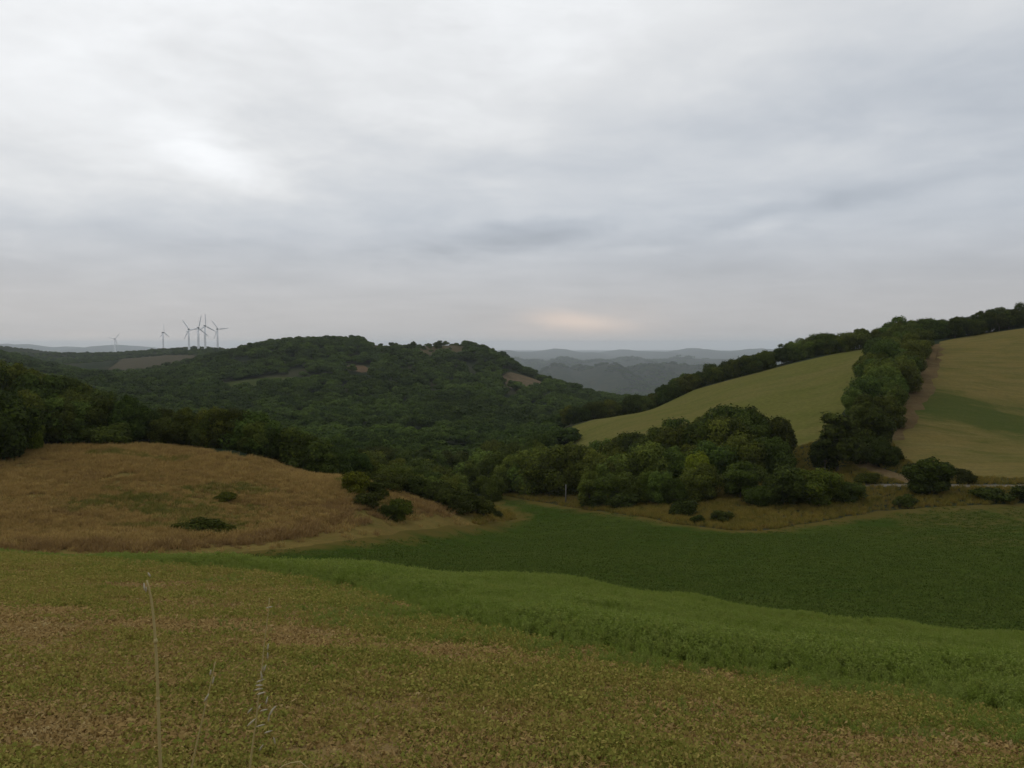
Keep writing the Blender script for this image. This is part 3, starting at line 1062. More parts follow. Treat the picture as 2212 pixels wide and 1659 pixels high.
solo('bush', B[4], 838, at_foot(838, 1120), 2.0, 1.0, (0.8, 0.85, 0.7), 'dark bush at the left foot of the green knoll bush', 'bush')
solo('bush', B[4], 790, at_foot(790, 1092), 1.9, 1.5, (0.8, 0.75, 0.65), 'brownish bramble on the knoll below the yellow green bush', 'bush')
solo('bush', B[1], 432, 73, 1.5, 1.9, (0.95, 0.95, 0.75), 'flat dark bush low on the brown knoll', 'bush')
solo('bush', B[2], 392, 73.5, 0.9, 2.2, (1.25, 1.1, 0.7), 'left wing of scrub beside the flat dark bush', 'bush')
solo('bush', B[0], 478, 74, 0.9, 2.2, (1.25, 1.1, 0.7), 'right wing of scrub beside the flat dark bush', 'bush')
solo('bush', B[3], 487, 88, 0.9, 2.2, (1.4, 1.25, 0.7), 'small olive bush in the middle of the brown knoll', 'bush')
for i, (px, py, hh, wd, tn, lab) in enumerate((
        (838, 1056, 2.6, 1.4, (0.95, 0.9, 0.75), 'grey olive shrub at the top of the shrub line falling along the knoll'),
        (875, 1066, 3.0, 1.3, (0.8, 0.85, 0.7), 'dark shrub high in the shrub line right of the lone green bush'),
        (922, 1080, 3.0, 1.3, (0.9, 0.85, 0.7), 'brownish shrub in the middle of the shrub line along the knoll'),
        (965, 1093, 2.8, 1.4, (0.75, 0.8, 0.65), 'dark green shrub in the lower middle of the knoll shrub line'),
        (1020, 1106, 2.6, 1.3, (0.95, 0.9, 0.65), 'olive shrub low in the knoll shrub line above the field corner'))):
    solo('bush', B[(i * 2) % 5], px, at_foot(px, py), hh, wd, tn, lab, 'bush')
for i, (px, dd, hh, wd, tn, lab) in enumerate((
        (1862, 152, 3.6, 1.3, (0.85, 0.85, 0.8), 'grey green shrub under the loose dark tree by the track'),
        (1890, 158, 3.4, 1.3, (0.9, 0.95, 0.8), 'shrub at the lower end of the hedgerow above the track'),
        (1925, 150, 2.6, 1.4, (0.7, 0.7, 0.6), 'low dark scrub right of the bush at the track bend'),
        (1880, 136, 2.0, 1.5, (0.95, 0.9, 0.65), 'low olive scrub in the fork of track and gravel road'))):
    solo('bush', B[(i * 3 + 1) % 5], px, dd, hh, wd, tn, lab, 'bush')
solo('bush', B[0], 1000, at_foot(1000, 1100), 3.0, 1.3, (0.85, 0.85, 0.7), 'olive thicket on the falling crest of the knoll', 'bush')
solo('bush', B[2], 945, at_foot(945, 1088), 3.4, 1.3, (0.8, 0.8, 0.75), 'grey thicket higher up the knoll crest', 'bush')
solo('bush', B[3], 900, at_foot(900, 1074), 3.2, 1.3, (0.9, 0.95, 0.8), 'thicket where the knoll crest meets the trees', 'bush')
solo('bush', B[4], 1040, at_foot(1040, 1112), 2.8, 1.2, (1.0, 0.95, 0.7), 'last olive bush at the tip of the knoll', 'bush')
solo('bush', B[1], 1068, at_foot(1068, 1118), 1.8, 1.2, (0.75, 0.75, 0.65), 'dark bramble trailing off the knoll tip', 'bush')
solo('bush', B[1], 985, at_foot(985, 1106), 1.9, 1.5, (0.8, 0.75, 0.65), 'low bramble along the knoll crest above the dry grass', 'bush')
solo('bush', B[2], 231, 116.5, 3.2, 1.5, (0.9, 0.95, 0.8), 'shrub at the top edge of the knoll in front of the left wood', 'bush')
for i, (px, dd, hh, lab) in enumerate((
        (893, 905, 9, 'ragged tree standing alone on the plateau field skyline'), (948, 905, 9.5, 'rounded dense tree on the plateau skyline right of the ragged one'),
        (765, 880, 8, 'rounded tree at the left end of the plateau field'), (855, 895, 6, 'small shrubby tree on the plateau field rim'),
        (915, 905, 4.5, 'smallest skyline tree between the two plateau trees'), (1010, 915, 7, 'low domed tree where the plateau begins to fall'))):
    solo('tree', OAKS[i], px, dd, hh, 1.0, (0.8, 0.85, 0.8), lab, 'tree')

# ------------------------------------------------------------------ scattered stuff, thousands of alike pieces
lib_n = [0]


def scatter(name, P, rot, scl, idx, meshes, label, cat):
    """one object that repeats a few small meshes on many points"""
    lib = bpy.data.collections.new(name + '_kit_' + str(lib_n[0]))
    lib_n[0] += 1
    for i, me in enumerate(meshes):
        o = bpy.data.objects.new('%s_piece_%02d' % (name, i), me)
        lib.objects.link(o)
    me = bpy.data.meshes.new(name)
    P = np.asarray(P, np.float32)
    me.vertices.add(len(P))
    me.vertices.foreach_set('co', P.ravel())
    a = me.attributes.new('rot', 'FLOAT_VECTOR', 'POINT')
    a.data.foreach_set('vector', np.asarray(rot, np.float32).ravel())
    a = me.attributes.new('scl', 'FLOAT_VECTOR', 'POINT')
    a.data.foreach_set('vector', np.asarray(scl, np.float32).ravel())
    a = me.attributes.new('pick', 'INT', 'POINT')
    a.data.foreach_set('value', np.asarray(idx, np.int32))
    o = bpy.data.objects.new(name, me)
    col.objects.link(o)
    gt = bpy.data.node_groups.new(name + '_scatter', 'GeometryNodeTree')
    gt.interface.new_socket('Geometry', in_out='INPUT', socket_type='NodeSocketGeometry')
    gt.interface.new_socket('Geometry', in_out='OUTPUT', socket_type='NodeSocketGeometry')
    nd, ln = gt.nodes, gt.links
    gi = nd.new('NodeGroupInput')
    go = nd.new('NodeGroupOutput')
    ci = nd.new('GeometryNodeCollectionInfo')
    ci.inputs['Collection'].default_value = lib
    ci.inputs['Separate Children'].default_value = True
    ci.inputs['Reset Children'].default_value = True
    ip = nd.new('GeometryNodeInstanceOnPoints')
    ip.inputs['Pick Instance'].default_value = True
    for nm, ty, sock in (('rot', 'FLOAT_VECTOR', 'Rotation'), ('scl', 'FLOAT_VECTOR', 'Scale'), ('pick', 'INT', 'Instance Index')):
        na = nd.new('GeometryNodeInputNamedAttribute')
        na.data_type = ty
        na.inputs[0].default_value = nm
        ln.new(na.outputs[0], ip.inputs[sock])
    ln.new(gi.outputs[0], ip.inputs['Points'])
    ln.new(ci.outputs[0], ip.inputs['Instance'])
    ln.new(ip.outputs[0], go.inputs[0])
    md = o.modifiers.new('scatter', 'NODES')
    md.node_group = gt
    return tag(o, label, cat, kind='stuff')


def rot_z(n, lean=0.0):
    return np.column_stack([rng.normal(0, lean, n), rng.normal(0, lean, n), rng.uniform(0, 6.283, n)])


def uni(n, lo, hi, wide=0.15):
    k = rng.uniform(lo, hi, n)
    a = k * rng.uniform(1 - wide, 1 + wide, n)
    return np.column_stack([a, a, k])


def scr_sample(n, dmin, dmax, smin=-0.72, smax=0.72, power=1.0):
    """ground points spread over the wedge in front: density falls as distance**-power per area"""
    e = 2.0 - power
    u = rng.uniform(0, 1, n)
    if abs(e) < 1e-6:
        y = dmin * (dmax / dmin) ** u
    else:
        y = (dmin ** e + u * (dmax ** e - dmin ** e)) ** (1 / e)
    s = rng.uniform(smin, smax, n)
    return s * y, y


# the forest that covers the middle hill
x, y = scr_sample(8000, 255, 1050, power=1.1)
px = x / y * F * math.cos(R(PITCH)) + 1106
keep = np.ones(len(x), bool)
for k in ('clearing', 'bare_soil', 'plateau_field', 'sandy_slope', 'ploughed_field'):
    if k != 'plateau_field':
        keep &= ~inside(clear_poly[k], x, y)
for pl in (pasture_poly, field3_poly, strip_poly):
    keep &= ~inside(pl, x, y)
# right of the valley the land behind the skyline row stays open
keep &= ~((px > 1230) & (y < 345))
keep &= ~((px > 1500))
keep &= ~((px < 760) & (y < 260))
keep &= ~((px > 700) & (px < 1235) & (y > 305) & (y < 336))
keep &= ~((px > 785) & (px < 1005) & (y > 850) & (rng.uniform(size=len(x)) < 0.72))
keep &= ~((px > 1500))
x, y = x[keep], y[keep]
sc = uni(len(x), 0.7, 1.6)
sc *= np.clip(0.75 + y / 2000, 0.8, 1.2)[:, None]
sc[:, 2] *= 0.74
high = (x / y > raydir(785, 800)[0]) & (x / y < raydir(1005, 800)[0]) & (y > 850)
sc[high] *= 0.55
P = np.column_stack([x, y, H(x, y) - 0.9])
scatter('forest', P, rot_z(len(x), 0.05), sc, rng.integers(0, 6, len(x)), [f[0] for f in FAR], 'dark green oak forest covering the whole middle hill', 'forest')

# woods on the far ridges and valleys
x, y = scr_sample(42000, 1100, 9600, -0.70, 0.42, power=1.3)
pn = fbm(x / 420 + 5, y / 520, 3)
keep = (pn > -0.25)
keep &= ~inside(clear_poly['ploughed_field'], x, y)
x, y = x[keep], y[keep]
sc = uni(len(x), 1.0, 1.5) * np.clip(y / 2400, 0.9, 2.6)[:, None]
sc[:, 2] *= 0.75
P = np.column_stack([x, y, H(x, y) - 1.5])
scatter('far_woods', P, rot_z(len(x), 0.05), sc, rng.integers(0, 6, len(x)), [f[0] for f in FAR], 'blue grey woods on the hazy far hills', 'woods')


# small plants -----------------------------------------------------------
def plant_mat(name, cols, trans=0.2):
    m, t = new_mat(name)
    oi = t.n('ShaderNodeObjectInfo')
    rp = t.n('ShaderNodeValToRGB')
    rp.color_ramp.interpolation = 'LINEAR'
    while len(rp.color_ramp.elements) < len(cols):
        rp.color_ramp.elements.new(0.5)
    for i, (e, c) in enumerate(zip(rp.color_ramp.elements, cols)):
        e.position = i / (len(cols) - 1)
        e.color = (*c, 1)
    gi = t.n('ShaderNodeNewGeometry').outputs['Random Per Island']
    pn = t.noise(pos(t), 0.5, 3, 0.6)
    f = t.m('ADD', t.m('MULTIPLY', oi.outputs['Random'], 0.55), t.m('MULTIPLY', gi, 0.2))
    f = t.m('ADD', f, t.m('MULTIPLY', t.m('SUBTRACT', pn, 0.35), 0.8))
    t.put(rp.inputs[0], f)
    b = t.n('ShaderNodeBsdfPrincipled')
    t.put(b.inputs['Base Color'], rp.outputs[0])
    b.inputs['Roughness'].default_value = 0.9
    b.inputs['Specular IOR Level'].default_value = 0.04
    tr = t.n('ShaderNodeBsdfTranslucent')
    t.put(tr.inputs[0], rp.outputs[0])
    mx = t.n('ShaderNodeMixShader')
    mx.inputs[0].default_value = trans
    t.put(mx.inputs[1], b.outputs[0])
    t.put(mx.inputs[2], tr.outputs[0])
    o = t.n('ShaderNodeOutputMaterial')
    t.put(o.inputs[0], mx.outputs[0])
    return m


def weed_mesh(name, seed, n, rad, hgt, leaf, mat, up=0.5, elong=1.4):
    g = np.random.default_rng(seed)
    an = g.uniform(0, 6.283, n)
    rr = rad * np.sqrt(g.uniform(0, 1, n))
    z = g.uniform(0.05, 1, n) * hgt * (1 - 0.5 * (rr / rad) ** 2)
    P = np.column_stack([rr * np.cos(an), rr * np.sin(an), z])
    N = rand_unit(n, g) * 0.8 + np.array([0, 0, up])
    N /= np.linalg.norm(N, axis=1)[:, None]
    V, Q = leaf_quads(P, N, leaf * g.uniform(0.5, 1.4, n), g, elong)
    return np_mesh(name, V, Q, mat)


def blade_mesh(name, seed, n, rad, hgt, wid, mat, lean=0.35, leaves=0, leaf=0.03):
    """upright blades, bent at mid height, optional leaves up the stems"""
    g = np.random.default_rng(seed)
    V, Q = [], []
    for i in range(n):
        an = g.uniform(0, 6.283)
        rr = rad * math.sqrt(g.uniform())
        b = np.array([rr * math.cos(an), rr * math.sin(an), -0.03])
        h = hgt * g.uniform(0.55, 1.1)
        a2 = g.uniform(0, 6.283)
        ln = np.array([math.cos(a2), math.sin(a2), 0]) * lean * h * g.uniform(0.2, 1)
        sd = np.array([-math.sin(a2 + 0.6), math.cos(a2 + 0.6), 0]) * wid * 0.5
        p1 = b + np.array([0, 0, h * 0.55]) + ln * 0.35
        p2 = b + np.array([0, 0, h]) + ln
        k = len(V)
        V += [b - sd, b + sd, p1 + sd * 0.8, p1 - sd * 0.8, p2 + sd * 0.2, p2 - sd * 0.2]
        Q += [(k, k + 1, k + 2, k + 3), (k + 3, k + 2, k + 4, k + 5)]
        for j in range(leaves):
            f = g.uniform(0.25, 1.0)
            c = b + (p2 - b) * f
            dirn = rand_unit(1, g)[0]
            dirn[2] = abs(dirn[2]) * 0.7 + 0.15
            sid = np.cross(dirn, rand_unit(1, g)[0])
            sid = sid / (np.linalg.norm(sid) + 1e-9) * leaf * 0.22
            L = leaf * g.uniform(0.6, 1.3)
            k = len(V)
            V += [c, c + dirn * L * 0.5 + sid, c + dirn * L, c + dirn * L * 0.5 - sid]
            Q += [(k, k + 1, k + 2, k + 3)]
    return np_mesh(name, np.array(V), np.array(Q), mat)


WEED = plant_mat('weed leaves', [(0.1418, 0.1650, 0.0299), (0.1986, 0.2068, 0.0391), (0.2723, 0.2398, 0.0552), (0.3063, 0.2365, 0.0690), (0.2439, 0.1595, 0.0552)])
DRY = plant_mat('dry litter', [(0.3894, 0.2860, 0.1155), (0.3304, 0.2255, 0.0819), (0.2655, 0.1705, 0.0630), (0.4484, 0.3410, 0.1575)])
CROP = plant_mat('crop leaves', [(0.1332, 0.1912, 0.0297), (0.1755, 0.2226, 0.0363), (0.2069, 0.2508, 0.0594), (0.2351, 0.2446, 0.0429)], 0.35)
DRYGRASS = plant_mat('dry grass', [(0.4432, 0.3094, 0.1044), (0.3627, 0.2502, 0.0809), (0.3089, 0.1975, 0.0678), (0.2418, 0.1712, 0.0522), (0.4298, 0.3094, 0.1109)])

weeds = [weed_mesh('weed', 500 + i, 17, 0.085, 0.070, 0.020, WEED) for i in range(5)] + \
        [weed_mesh('weed', 510 + i, 26, 0.11, 0.14, 0.021, WEED, up=0.2) for i in range(2)] + \
        [weed_mesh('litter', 520 + i, 11, 0.11, 0.030, 0.021, DRY, up=1.0, elong=2.2) for i in range(3)]
x, y = scr_sample(150000, 4.6, 36, power=1.0)
keep = inside(stubble_poly, x, y)
x, y = x[keep], y[keep]
pat = fbm(x / 2.3 + y / 9, y / 1.5, 4)
bare = fbm(x / 1.4 + 31, y / 0.8 + 7, 4)
ed = edge_dist(crop_edge, x, y)
left = np.clip((y - 18) / 8, 0, 1)
green = pat + 0.75 * np.clip(1 - ed / 4.5, 0, 1) + 0.9 * left
pick = np.where(rng.uniform(-0.9, 0.9, len(x)) + green > 0.18, rng.integers(0, 5, len(x)), rng.integers(7, 10, len(x)))
tall = (green > 0.5) & (rng.uniform(size=len(x)) < 0.3)
pick = np.where(tall, rng.integers(5, 7, len(x)), pick)
sc = uni(len(x), 0.6, 1.25, 0.25) * np.clip(0.75 + y / 30, 0.8, 1.7)[:, None]
ok = (bare < 0.58) | (rng.uniform(size=len(x)) < 0.4)
x, y, pick, sc = x[ok], y[ok], pick[ok], sc[ok]
P = np.column_stack([x, y, H(x, y) - 0.004])
scatter('weeds', P, rot_z(len(x), 0.18), sc, pick, weeds, 'low green and brown weeds and dry litter over the foreground stubble', 'weeds')

crops = [blade_mesh('crop_plant', 540 + i, 9, 0.11, 0.40, 0.007, CROP, 0.3, 12, 0.055) for i in range(6)]
x, y = scr_sample(90000, 7.5, 37, -0.75, 0.78, power=0.9)
ed = edge_dist(crop_edge, x, y)
into = inside(crop_poly, x, y)
keep = into | ((ed < 4.5) & (y > 5))
stray = 0.55 * fbm(x / 1.3, y / 1.3, 3)
keep &= into | (rng.uniform(size=len(x)) < 0.42 - ed * 0.13 + stray)
loose = (~into)[keep]
far_out = np.where(into, 0.0, ed)[keep]
x, y, ed = x[keep], y[keep], np.where(into, ed, 0.0)[keep]
thick = np.where(loose, np.clip(0.42 - far_out * 0.05, 0.2, 0.5), np.clip(0.42 + ed / 2.2, 0.42, 1.0))
keep = loose | (rng.uniform(size=len(x)) < np.clip(0.35 + ed / 1.6, 0, 1) * np.clip(1.25 - ed / 12, 0.35, 1))
thick = thick * np.clip(1.15 - ed / 16, 0.55, 1)
x, y, thick = x[keep], y[keep], thick[keep]
hv = 0.85 + 0.22 * fbm(x / 2.2, y / 2.2, 3)
sc = uni(len(x), 0.75, 1.15) * (thick * hv)[:, None]
P = np.column_stack([x, y, H(x, y)])
scatter('crop', P, rot_z(len(x), 0.10), sc, rng.integers(0, 6, len(x)), crops, 'bluish green leafy crop standing in a curved band on the near slope', 'crop')

tufts = [blade_mesh('grass_tuft', 560 + i, 38, 0.36, 0.40, 0.035, DRYGRASS, 1.1) for i in range(5)]
DARKGRASS = plant_mat('dead reddish grass', [(0.1870, 0.1138, 0.0480), (0.2550, 0.1610, 0.0576), (0.1530, 0.0963, 0.0416)])
OLIVEGRASS = plant_mat('olive grass', [(0.1050, 0.1120, 0.0252), (0.1540, 0.1470, 0.0308), (0.2100, 0.1750, 0.0420)])
tufts += [blade_mesh('dead_tuft', 570 + i, 38, 0.36, 0.42, 0.035, DARKGRASS, 1.1) for i in range(2)]
tufts += [blade_mesh('olive_tuft', 574 + i, 44, 0.40, 0.42, 0.035, OLIVEGRASS, 1.1) for i in range(2)]
x, y = scr_sample(46000, 55, 135, -0.72, 0.10, power=0.6)
keep = inside(knoll_poly, x, y)
ed = edge_dist(g_left, x, y)
keep &= rng.uniform(size=len(x)) < np.clip((ed - 2.0) / 5, 0.03, 1)
keep &= (fbm(x / 4, y / 4, 3) > -0.9)
x, y = x[keep], y[keep]
sc = uni(len(x), 0.6, 1.5, 0.3) * (0.95 + 0.35 * fbm(x / 6, y / 6, 3))[:, None]
pick = rng.integers(0, 5, len(x))
ed = edge_dist(line(G_LEFT[:11], 40, 175), x, y)
nz = fbm(x / 3.5 + 3, y / 1.6, 3)
dk = (rng.uniform(size=len(x)) < np.clip(1.1 - np.abs(ed - 4.5) / 3.5 + 0.8 * nz, 0, 0.9)) | (rng.uniform(size=len(x)) < np.clip(nz - 0.35, 0, 0.5))
pick = np.where(dk, rng.integers(5, 7, len(x)), pick)
for (px, py, rx, ry) in ((330, 1085, 9, 5), (430, 1115, 8, 5), (490, 1056, 5, 3), (260, 1075, 5, 4), (770, 1050, 4, 4), (300, 985, 7, 3), (432, 1140, 7, 2.5), (432, 1140, 5, 2), (850, 1110, 5, 3), (800, 1075, 4, 3)):
    ox, oy = hit(px, py, 50, 150)
    rr = ((x - ox) / rx) ** 2 + ((y - oy) / ry) ** 2
    ol = rng.uniform(size=len(x)) < np.clip(0.95 - rr + 0.8 * nz, 0, 0.55)
    pick = np.where(ol, rng.integers(7, 9, len(x)), pick)
P = np.column_stack([x, y, H(x, y)])
scatter('dry_grass', P, rot_z(len(x), 0.1), sc, pick, tufts, 'tussocks of dry brown grass covering the knoll', 'dry grass')

FIELD = plant_mat('valley crop leaves', [(0.0552, 0.0846, 0.0148), (0.0729, 0.0999, 0.0173), (0.0927, 0.1129, 0.0247)])
shoots = [blade_mesh('crop_shoot', 590 + i, 30, 0.48, 0.11, 0.055, FIELD, 2.0) for i in range(4)]
x, y = scr_sample(64000, 36, 170, -0.45, 0.72, power=0.9)
keep = inside(green_poly, x, y)
ed = edge_dist(g_left + g_right, x, y) + 2.5 * fbm(x / 5, y / 4, 3)
keep &= rng.uniform(size=len(x)) < np.clip(ed / 7 - 0.1, 0, 1)
x, y = x[keep], y[keep]
P = np.column_stack([x, y, H(x, y)])
scatter('young_crop', P, rot_z(len(x), 0.05), uni(len(x), 0.6, 1.2, 0.3), rng.integers(0, 4, len(x)), shoots, 'short dense dark green crop over the valley floor', 'crop')

ROUGH = plant_mat('rough grass', [(0.0900, 0.1020, 0.0216), (0.1740, 0.1440, 0.0288), (0.2400, 0.1776, 0.0360), (0.1740, 0.1104, 0.0384)])
tufts2 = [blade_mesh('rough_tuft', 580 + i, 30, 0.35, 0.60, 0.04, ROUGH, 0.7) for i in range(4)]
x, y = scr_sample(26000, 98, 175, -0.05, 0.72, power=0.6)
z_ok = np.ones(len(x), bool)
for pl in (green_poly, pasture_poly, field3_poly, strip_poly, track_poly, road_poly, crop_poly):
    z_ok &= ~inside(pl, x, y)
x, y = x[z_ok], y[z_ok]
sc = uni(len(x), 0.5, 1.2, 0.3)
P = np.column_stack([x, y, H(x, y)])
scatter('rough_grass', P, rot_z(len(x), 0.1), sc, rng.integers(0, 4, len(x)), tufts2, 'rough yellow and brown grass on the bank between field and trees', 'rough grass')

# ------------------------------------------------------------------ wind turbines
m, t = new_mat('white tower paint')
tcn = t.n('ShaderNodeTexCoord')
n = t.noise(tcn.outputs['Object'], 0.4, 4, 0.6)
PAINT = finish(m, t, t.mix(n, (0.80, 0.81, 0.82), (0.86, 0.87, 0.88)), rough=0.5, spec=0.3)
m, t = new_mat('grey housing')
n = t.noise(t.n('ShaderNodeTexCoord').outputs['Object'], 0.8, 4, 0.6)
GREY = finish(m, t, t.mix(n, (0.10, 0.105, 0.11), (0.16, 0.165, 0.17)), rough=0.5, spec=0.3)
m, t = new_mat('concrete pad')
n = t.noise(t.n('ShaderNodeTexCoord').outputs['Object'], 0.8, 4, 0.6)
PAD = finish(m, t, t.mix(n, (0.42, 0.41, 0.39), (0.52, 0.51, 0.49)))

HUBH, BLADE = 55.0, 24.0
V, Fc = [], []
tube(V, Fc, [(0, 0, -6), (0, 0, 0), (0, 0, 18), (0, 0, 36), (0, 0, 54)], [2.5, 2.5, 2.2, 1.9, 1.6], 20)
tower_me = mesh_obj('tower', V, Fc, PAINT, smooth=True, link=False).data
V, Fc = [], []
tube(V, Fc, [(0, 3.6, 55.3), (0, 3.0, 55.3), (0, -1.5, 55.3), (0, -2.6, 55.3), (0, -2.9, 55.3)], [1.0, 1.75, 1.85, 1.45, 1.0], 12)
nac_me = mesh_obj('nacelle', V, Fc, GREY, smooth=True, link=False).data
V, Fc = [], []
tube(V, Fc, [(0, -2.85, 55.3), (0, -3.3, 55.3), (0, -4.2, 55.3), (0, -4.9, 55.3)], [1.0, 1.25, 1.0, 0.2], 14)
hub_me = mesh_obj('rotor_hub', V, Fc, GREY, smooth=True, link=False).data
V, Fc = [], []
prof = [(0.6, 0.55, 0.5), (2.0, 0.6, 0.5), (4.5, 1.6, 0.4), (9, 1.4, 0.3), (15, 1.15, 0.24), (20, 0.9, 0.17), (23.4, 0.6, 0.1), (24, 0.12, 0.04)]
for i, (r, ch, th) in enumerate(prof):
    tw = 0.35 * (1 - r / 24)
    for j in range(8):
        an = 2 * math.pi * j / 8
        a = ch * math.cos(an) * (1.0 if math.cos(an) > 0 else 0.7)
        b = th * math.sin(an)
        V.append((a * math.cos(tw) - b * math.sin(tw), a * math.sin(tw) + b * math.cos(tw), r))
for i in range(len(prof) - 1):
    for j in range(8):
        Fc.append((i * 8 + j, i * 8 + (j + 1) % 8, (i + 1) * 8 + (j + 1) % 8, (i + 1) * 8 + j))
Fc.append(tuple(reversed(range(8))))
Fc.append(tuple((len(prof) - 1) * 8 + j for j in range(8)))
blade_me = mesh_obj('blade', V, Fc, PAINT, smooth=True, link=False).data
V, Fc = [], []
tube(V, Fc, [(0, 0, -3), (0, 0, 0.5), (0, 0, 1.0)], [4.6, 4.4, 2.6], 16)
pad_me = mesh_obj('foundation', V, Fc, PAD, link=False).data
V = [(-0.5, -2.56, 0.9), (0.5, -2.56, 0.9), (0.5, -2.52, 3.1), (-0.5, -2.52, 3.1), (-0.5, -2.3, 0.9), (0.5, -2.3, 0.9), (0.5, -2.3, 3.1), (-0.5, -2.3, 3.1)]
Fc = [(0, 1, 2, 3), (1, 5, 6, 2), (5, 4, 7, 6), (4, 0, 3, 7), (3, 2, 6, 7), (0, 4, 5, 1)]
door_me = mesh_obj('door', V, Fc, GREY, link=False).data

TURB = [  # px, hub row, base row, rotor angle (deg, anticlockwise from right), yaw
    (247.6, 732.0, 767, 170, 30, 'smallest far wind turbine standing alone left of the others'),
    (352.0, 718.6, 764, 94, 55, 'wind turbine standing apart left of the close group, one blade upright'),
    (407.6, 711.5, 766, 124, 12, 'leftmost turbine of the close group, one blade up to the left'),
    (428.0, 708.0, 771, 78, 15, 'turbine of the close group whose tower foot stands lowest'),
    (442.5, 704.0, 764, 92, 25, 'tallest reaching turbine with an upright blade, second from the right'),
    (469.6, 710.8, 764, 126, 20, 'rightmost wind turbine with a blade pointing up to the left'),
]
for (px, hy, by, ang, yaw, lab) in TURB:
    dd = HUBH / ((by - hy) / F)
    s, t_ = raydir(px, hy)
    zh = EYE + t_ * dd
    x, y = s * dd, dd
    o = empty('wind_turbine', (x, y, zh - 55.3))
    o.rotation_euler = (0, 0, R(yaw) - math.atan(s))
    tag(o, lab, 'wind turbine', 'wind turbines on the far ridge')
    for nm, me in (('tower', tower_me), ('nacelle', nac_me), ('rotor_hub', hub_me), ('foundation', pad_me), ('door', door_me)):
        c = bpy.data.objects.new(nm, me)
        col.objects.link(c)
        c.parent = o
    print('turbine', px, dd, 'foot', zh - 55.3, 'ground', h1(x, y))
    for k in range(3):
        c = bpy.data.objects.new('blade', blade_me)
        col.objects.link(c)
        c.parent = o
        c.location = (0, -3.6, 55.3)
        c.rotation_euler = (0, R(90 - ang + 120 * k), 0)

# ------------------------------------------------------------------ thin pole at the wood's edge
m, t = new_mat('grey weathered wood')
n = t.noise(t.vm('MULTIPLY', t.n('ShaderNodeTexCoord').outputs['Object'], (8, 8, 0.8)), 2, 5, 0.7)
WOOD = finish(m, t, t.mix(n, (0.10, 0.095, 0.085), (0.20, 0.19, 0.17)), bump=n, bump_dist=0.01)
s, _ = raydir(1222, 829)
xx, yy = hit(1222, 1090, 100, 180)
ph = 43 / F * yy
o = empty('wooden_pole', (xx, yy, h1(xx, yy)))
tag(o, 'thin grey wooden pole standing at the edge of the dark wood', 'pole')
V, Fc = [], []
tube(V, Fc, [(0, 0, -0.5), (0.01, 0, ph * 0.5), (0.03, 0, ph)], [0.13, 0.115, 0.095], 10)
mesh_obj('shaft', V, Fc, WOOD, o, True)
V, Fc = [], []
tube(V, Fc, [(0.03, 0, ph - 0.02), (0.03, 0, ph + 0.05), (0.03, 0, ph + 0.12)], [0.10, 0.10, 0.03], 10)
mesh_obj('cap', V, Fc, GREY, o, True)

# ------------------------------------------------------------------ tall dry stalks close to the camera
m, t = new_mat('straw')
n = t.noise(t.n('ShaderNodeTexCoord').outputs['Object'], 30, 4, 0.6)
STRAW = finish(m, t, t.mix(n, (0.30, 0.24, 0.095), (0.40, 0.33, 0.15)), rough=0.6, spec=0.2)
m, t = new_mat('silvery husk')
n = t.noise(t.n('ShaderNodeTexCoord').outputs['Object'], 60, 3, 0.6)
HUSK = finish(m, t, t.mix(n, (0.26, 0.22, 0.13), (0.46, 0.42, 0.32)), rough=0.6, spec=0.3)


def stalk(name, path, dd, r0, r1, label, husks=(), nodes=()):
    """path: picture points from the bottom up, all at distance dd; grows from the ground"""
    W = []
    for (px, py) in path:
        s, t_ = raydir(px, py)
        W.append(Vector((s * dd, dd, EYE + t_ * dd)))
    a, b = W[0], W[1]
    g0 = h1(a.x, a.y)
    slope = (b - a) / max(b.z - a.z, 1e-4)
    foot = Vector((a.x - slope.x * (a.z - g0) * 0.6, dd, g0 - 0.03))
    W = [foot] + W
    o = empty(name, (foot.x, foot.y, g0))
    pts_ = [p - Vector((foot.x, foot.y, g0)) for p in W]
    V, Fc = [], []
    n = len(pts_)
    tube(V, Fc, pts_, [r0 + (r1 - r0) * i / (n - 1) for i in range(n)], 8)
    mesh_obj('stem', V, Fc, STRAW, o, True)
    org = Vector((foot.x, foot.y, g0))
    for (px, py) in nodes:
        s, t_ = raydir(px, py)
        c = Vector((s * dd, dd, EYE + t_ * dd)) - org
        V, Fc = [], []
        tube(V, Fc, [c + Vector((0, 0, -0.006)), c, c + Vector((0, 0, 0.006))], [r0 * .8, r0 * 1.25, r0 * .8], 8)
        mesh_obj('node', V, Fc, STRAW, o, True)
    for (px, py, ang, ln) in husks:
        s, t_ = raydir(px, py)
        c = Vector((s * dd, dd + random.uniform(-0.02, 0.02), EYE + t_ * dd)) - org
        dv = Vector((math.cos(R(ang)), random.uniform(-0.3, 0.3), math.sin(R(ang)))) * ln
        V, Fc = [], []
        tube(V, Fc, [c - dv * 0.5, c - dv * 0.15, c + dv * 0.2, c + dv * 0.5], [0.0006, 0.0022, 0.0018, 0.0004], 6)
        mesh_obj('husk', V, Fc, HUSK, o, True)
    return tag(o, label, 'dry stalk')


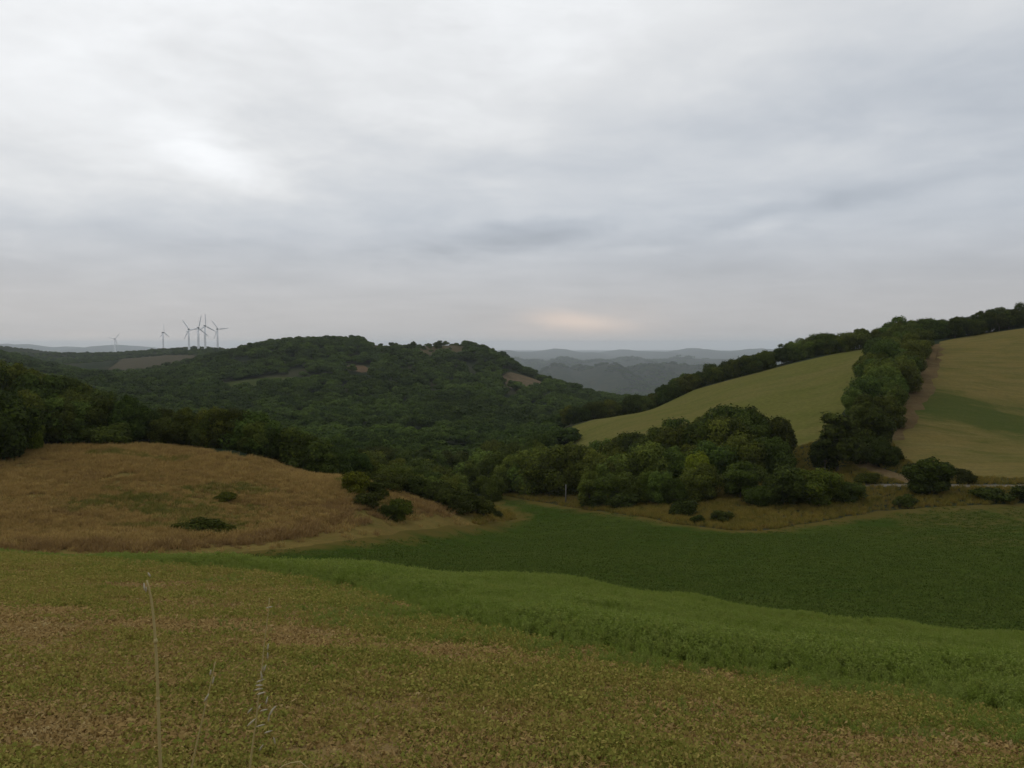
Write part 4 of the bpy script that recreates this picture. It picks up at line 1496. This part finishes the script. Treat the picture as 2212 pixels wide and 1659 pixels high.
stalk('dry_stalk', [(347, 1659), (344, 1590), (341, 1500), (338, 1420), (334, 1360), (330, 1320), (326, 1290), (321, 1268), (317, 1254)], 1.7, 0.0038, 0.0019,
      'tallest straight straw coloured stalk rising close to the camera', nodes=((336, 1385), (341, 1510)), husks=((319, 1262, 100, 0.016), (321, 1270, 80, 0.014), (318, 1244, 115, 0.012)))
stalk('dry_stalk', [(414, 1659), (424, 1610), (436, 1560), (446, 1515), (454, 1482), (460, 1455), (465, 1430)], 1.7, 0.0024, 0.0010,
      'short thin leaning stalk just right of the tallest one', husks=((448, 1505, 60, 0.02), (456, 1475, 80, 0.018), (462, 1445, 75, 0.015)))
hk = [(568, 1455, 100, .02), (566, 1447, 70, .018), (563, 1470, 20, .02), (562, 1478, 5, .018), (561, 1486, 10, .02), (570, 1490, 12, .02), (575, 1440, 70, .02), (576, 1420, 85, .02), (573, 1405, 80, .018), (555, 1535, 60, .022),
      (545, 1528, 50, .02), (590, 1532, 60, .026), (586, 1538, 45, .02), (566, 1540, 15, .02), (546, 1556, 40, .024), (560, 1572, 20, .024), (580, 1580, 25, .024), (575, 1560, 80, .02), (593, 1600, 95, .022), (560, 1622, 60, .024), (575, 1515, 75, .02), (581, 1313, 10, .014)]
stalk('dry_stalk', [(541, 1648), (547, 1600), (553, 1560), (557, 1520), (561, 1480), (566, 1440), (571, 1390), (576, 1350), (580, 1318), (582, 1292)], 1.8, 0.0026, 0.0009,
      'slender oat stalk with silvery husks, right of the other stalks', husks=hk)
stalk('dry_stalk', [(598, 1668), (610, 1655), (628, 1648), (648, 1645), (660, 1655), (672, 1664)], 1.75, 0.0016, 0.0010, 'bent straw arching over at the bottom edge', husks=())

# ------------------------------------------------------------------ the damp air
m = bpy.data.materials.new('damp air')
m.use_nodes = True
t = NT(m.node_tree)
pv = t.n('ShaderNodeVolumePrincipled')
pv.inputs['Color'].default_value = (0.88, 0.945, 1.0, 1)
pv.inputs['Density'].default_value = 5.6e-5
pv.inputs['Anisotropy'].default_value = 0.25
o = t.n('ShaderNodeOutputMaterial')
t.put(o.inputs['Volume'], pv.outputs[0])
zl = float(ZZ.min()) - 1.0
x0, x1, y0, y1, z0, z1 = -30200, 30200, -400, 30200, zl, 110.0
V = [(x0, y0, z0), (x1, y0, z0), (x1, y1, z0), (x0, y1, z0), (x0, y0, z1), (x1, y0, z1), (x1, y1, z1), (x0, y1, z1)]
Fc = [(0, 3, 2, 1), (4, 5, 6, 7), (0, 1, 5, 4), (1, 2, 6, 5), (2, 3, 7, 6), (3, 0, 4, 7)]
hz = mesh_obj('haze', V, Fc, m)
tag(hz, 'thin bluish haze fading the far hills', 'haze', kind='stuff')
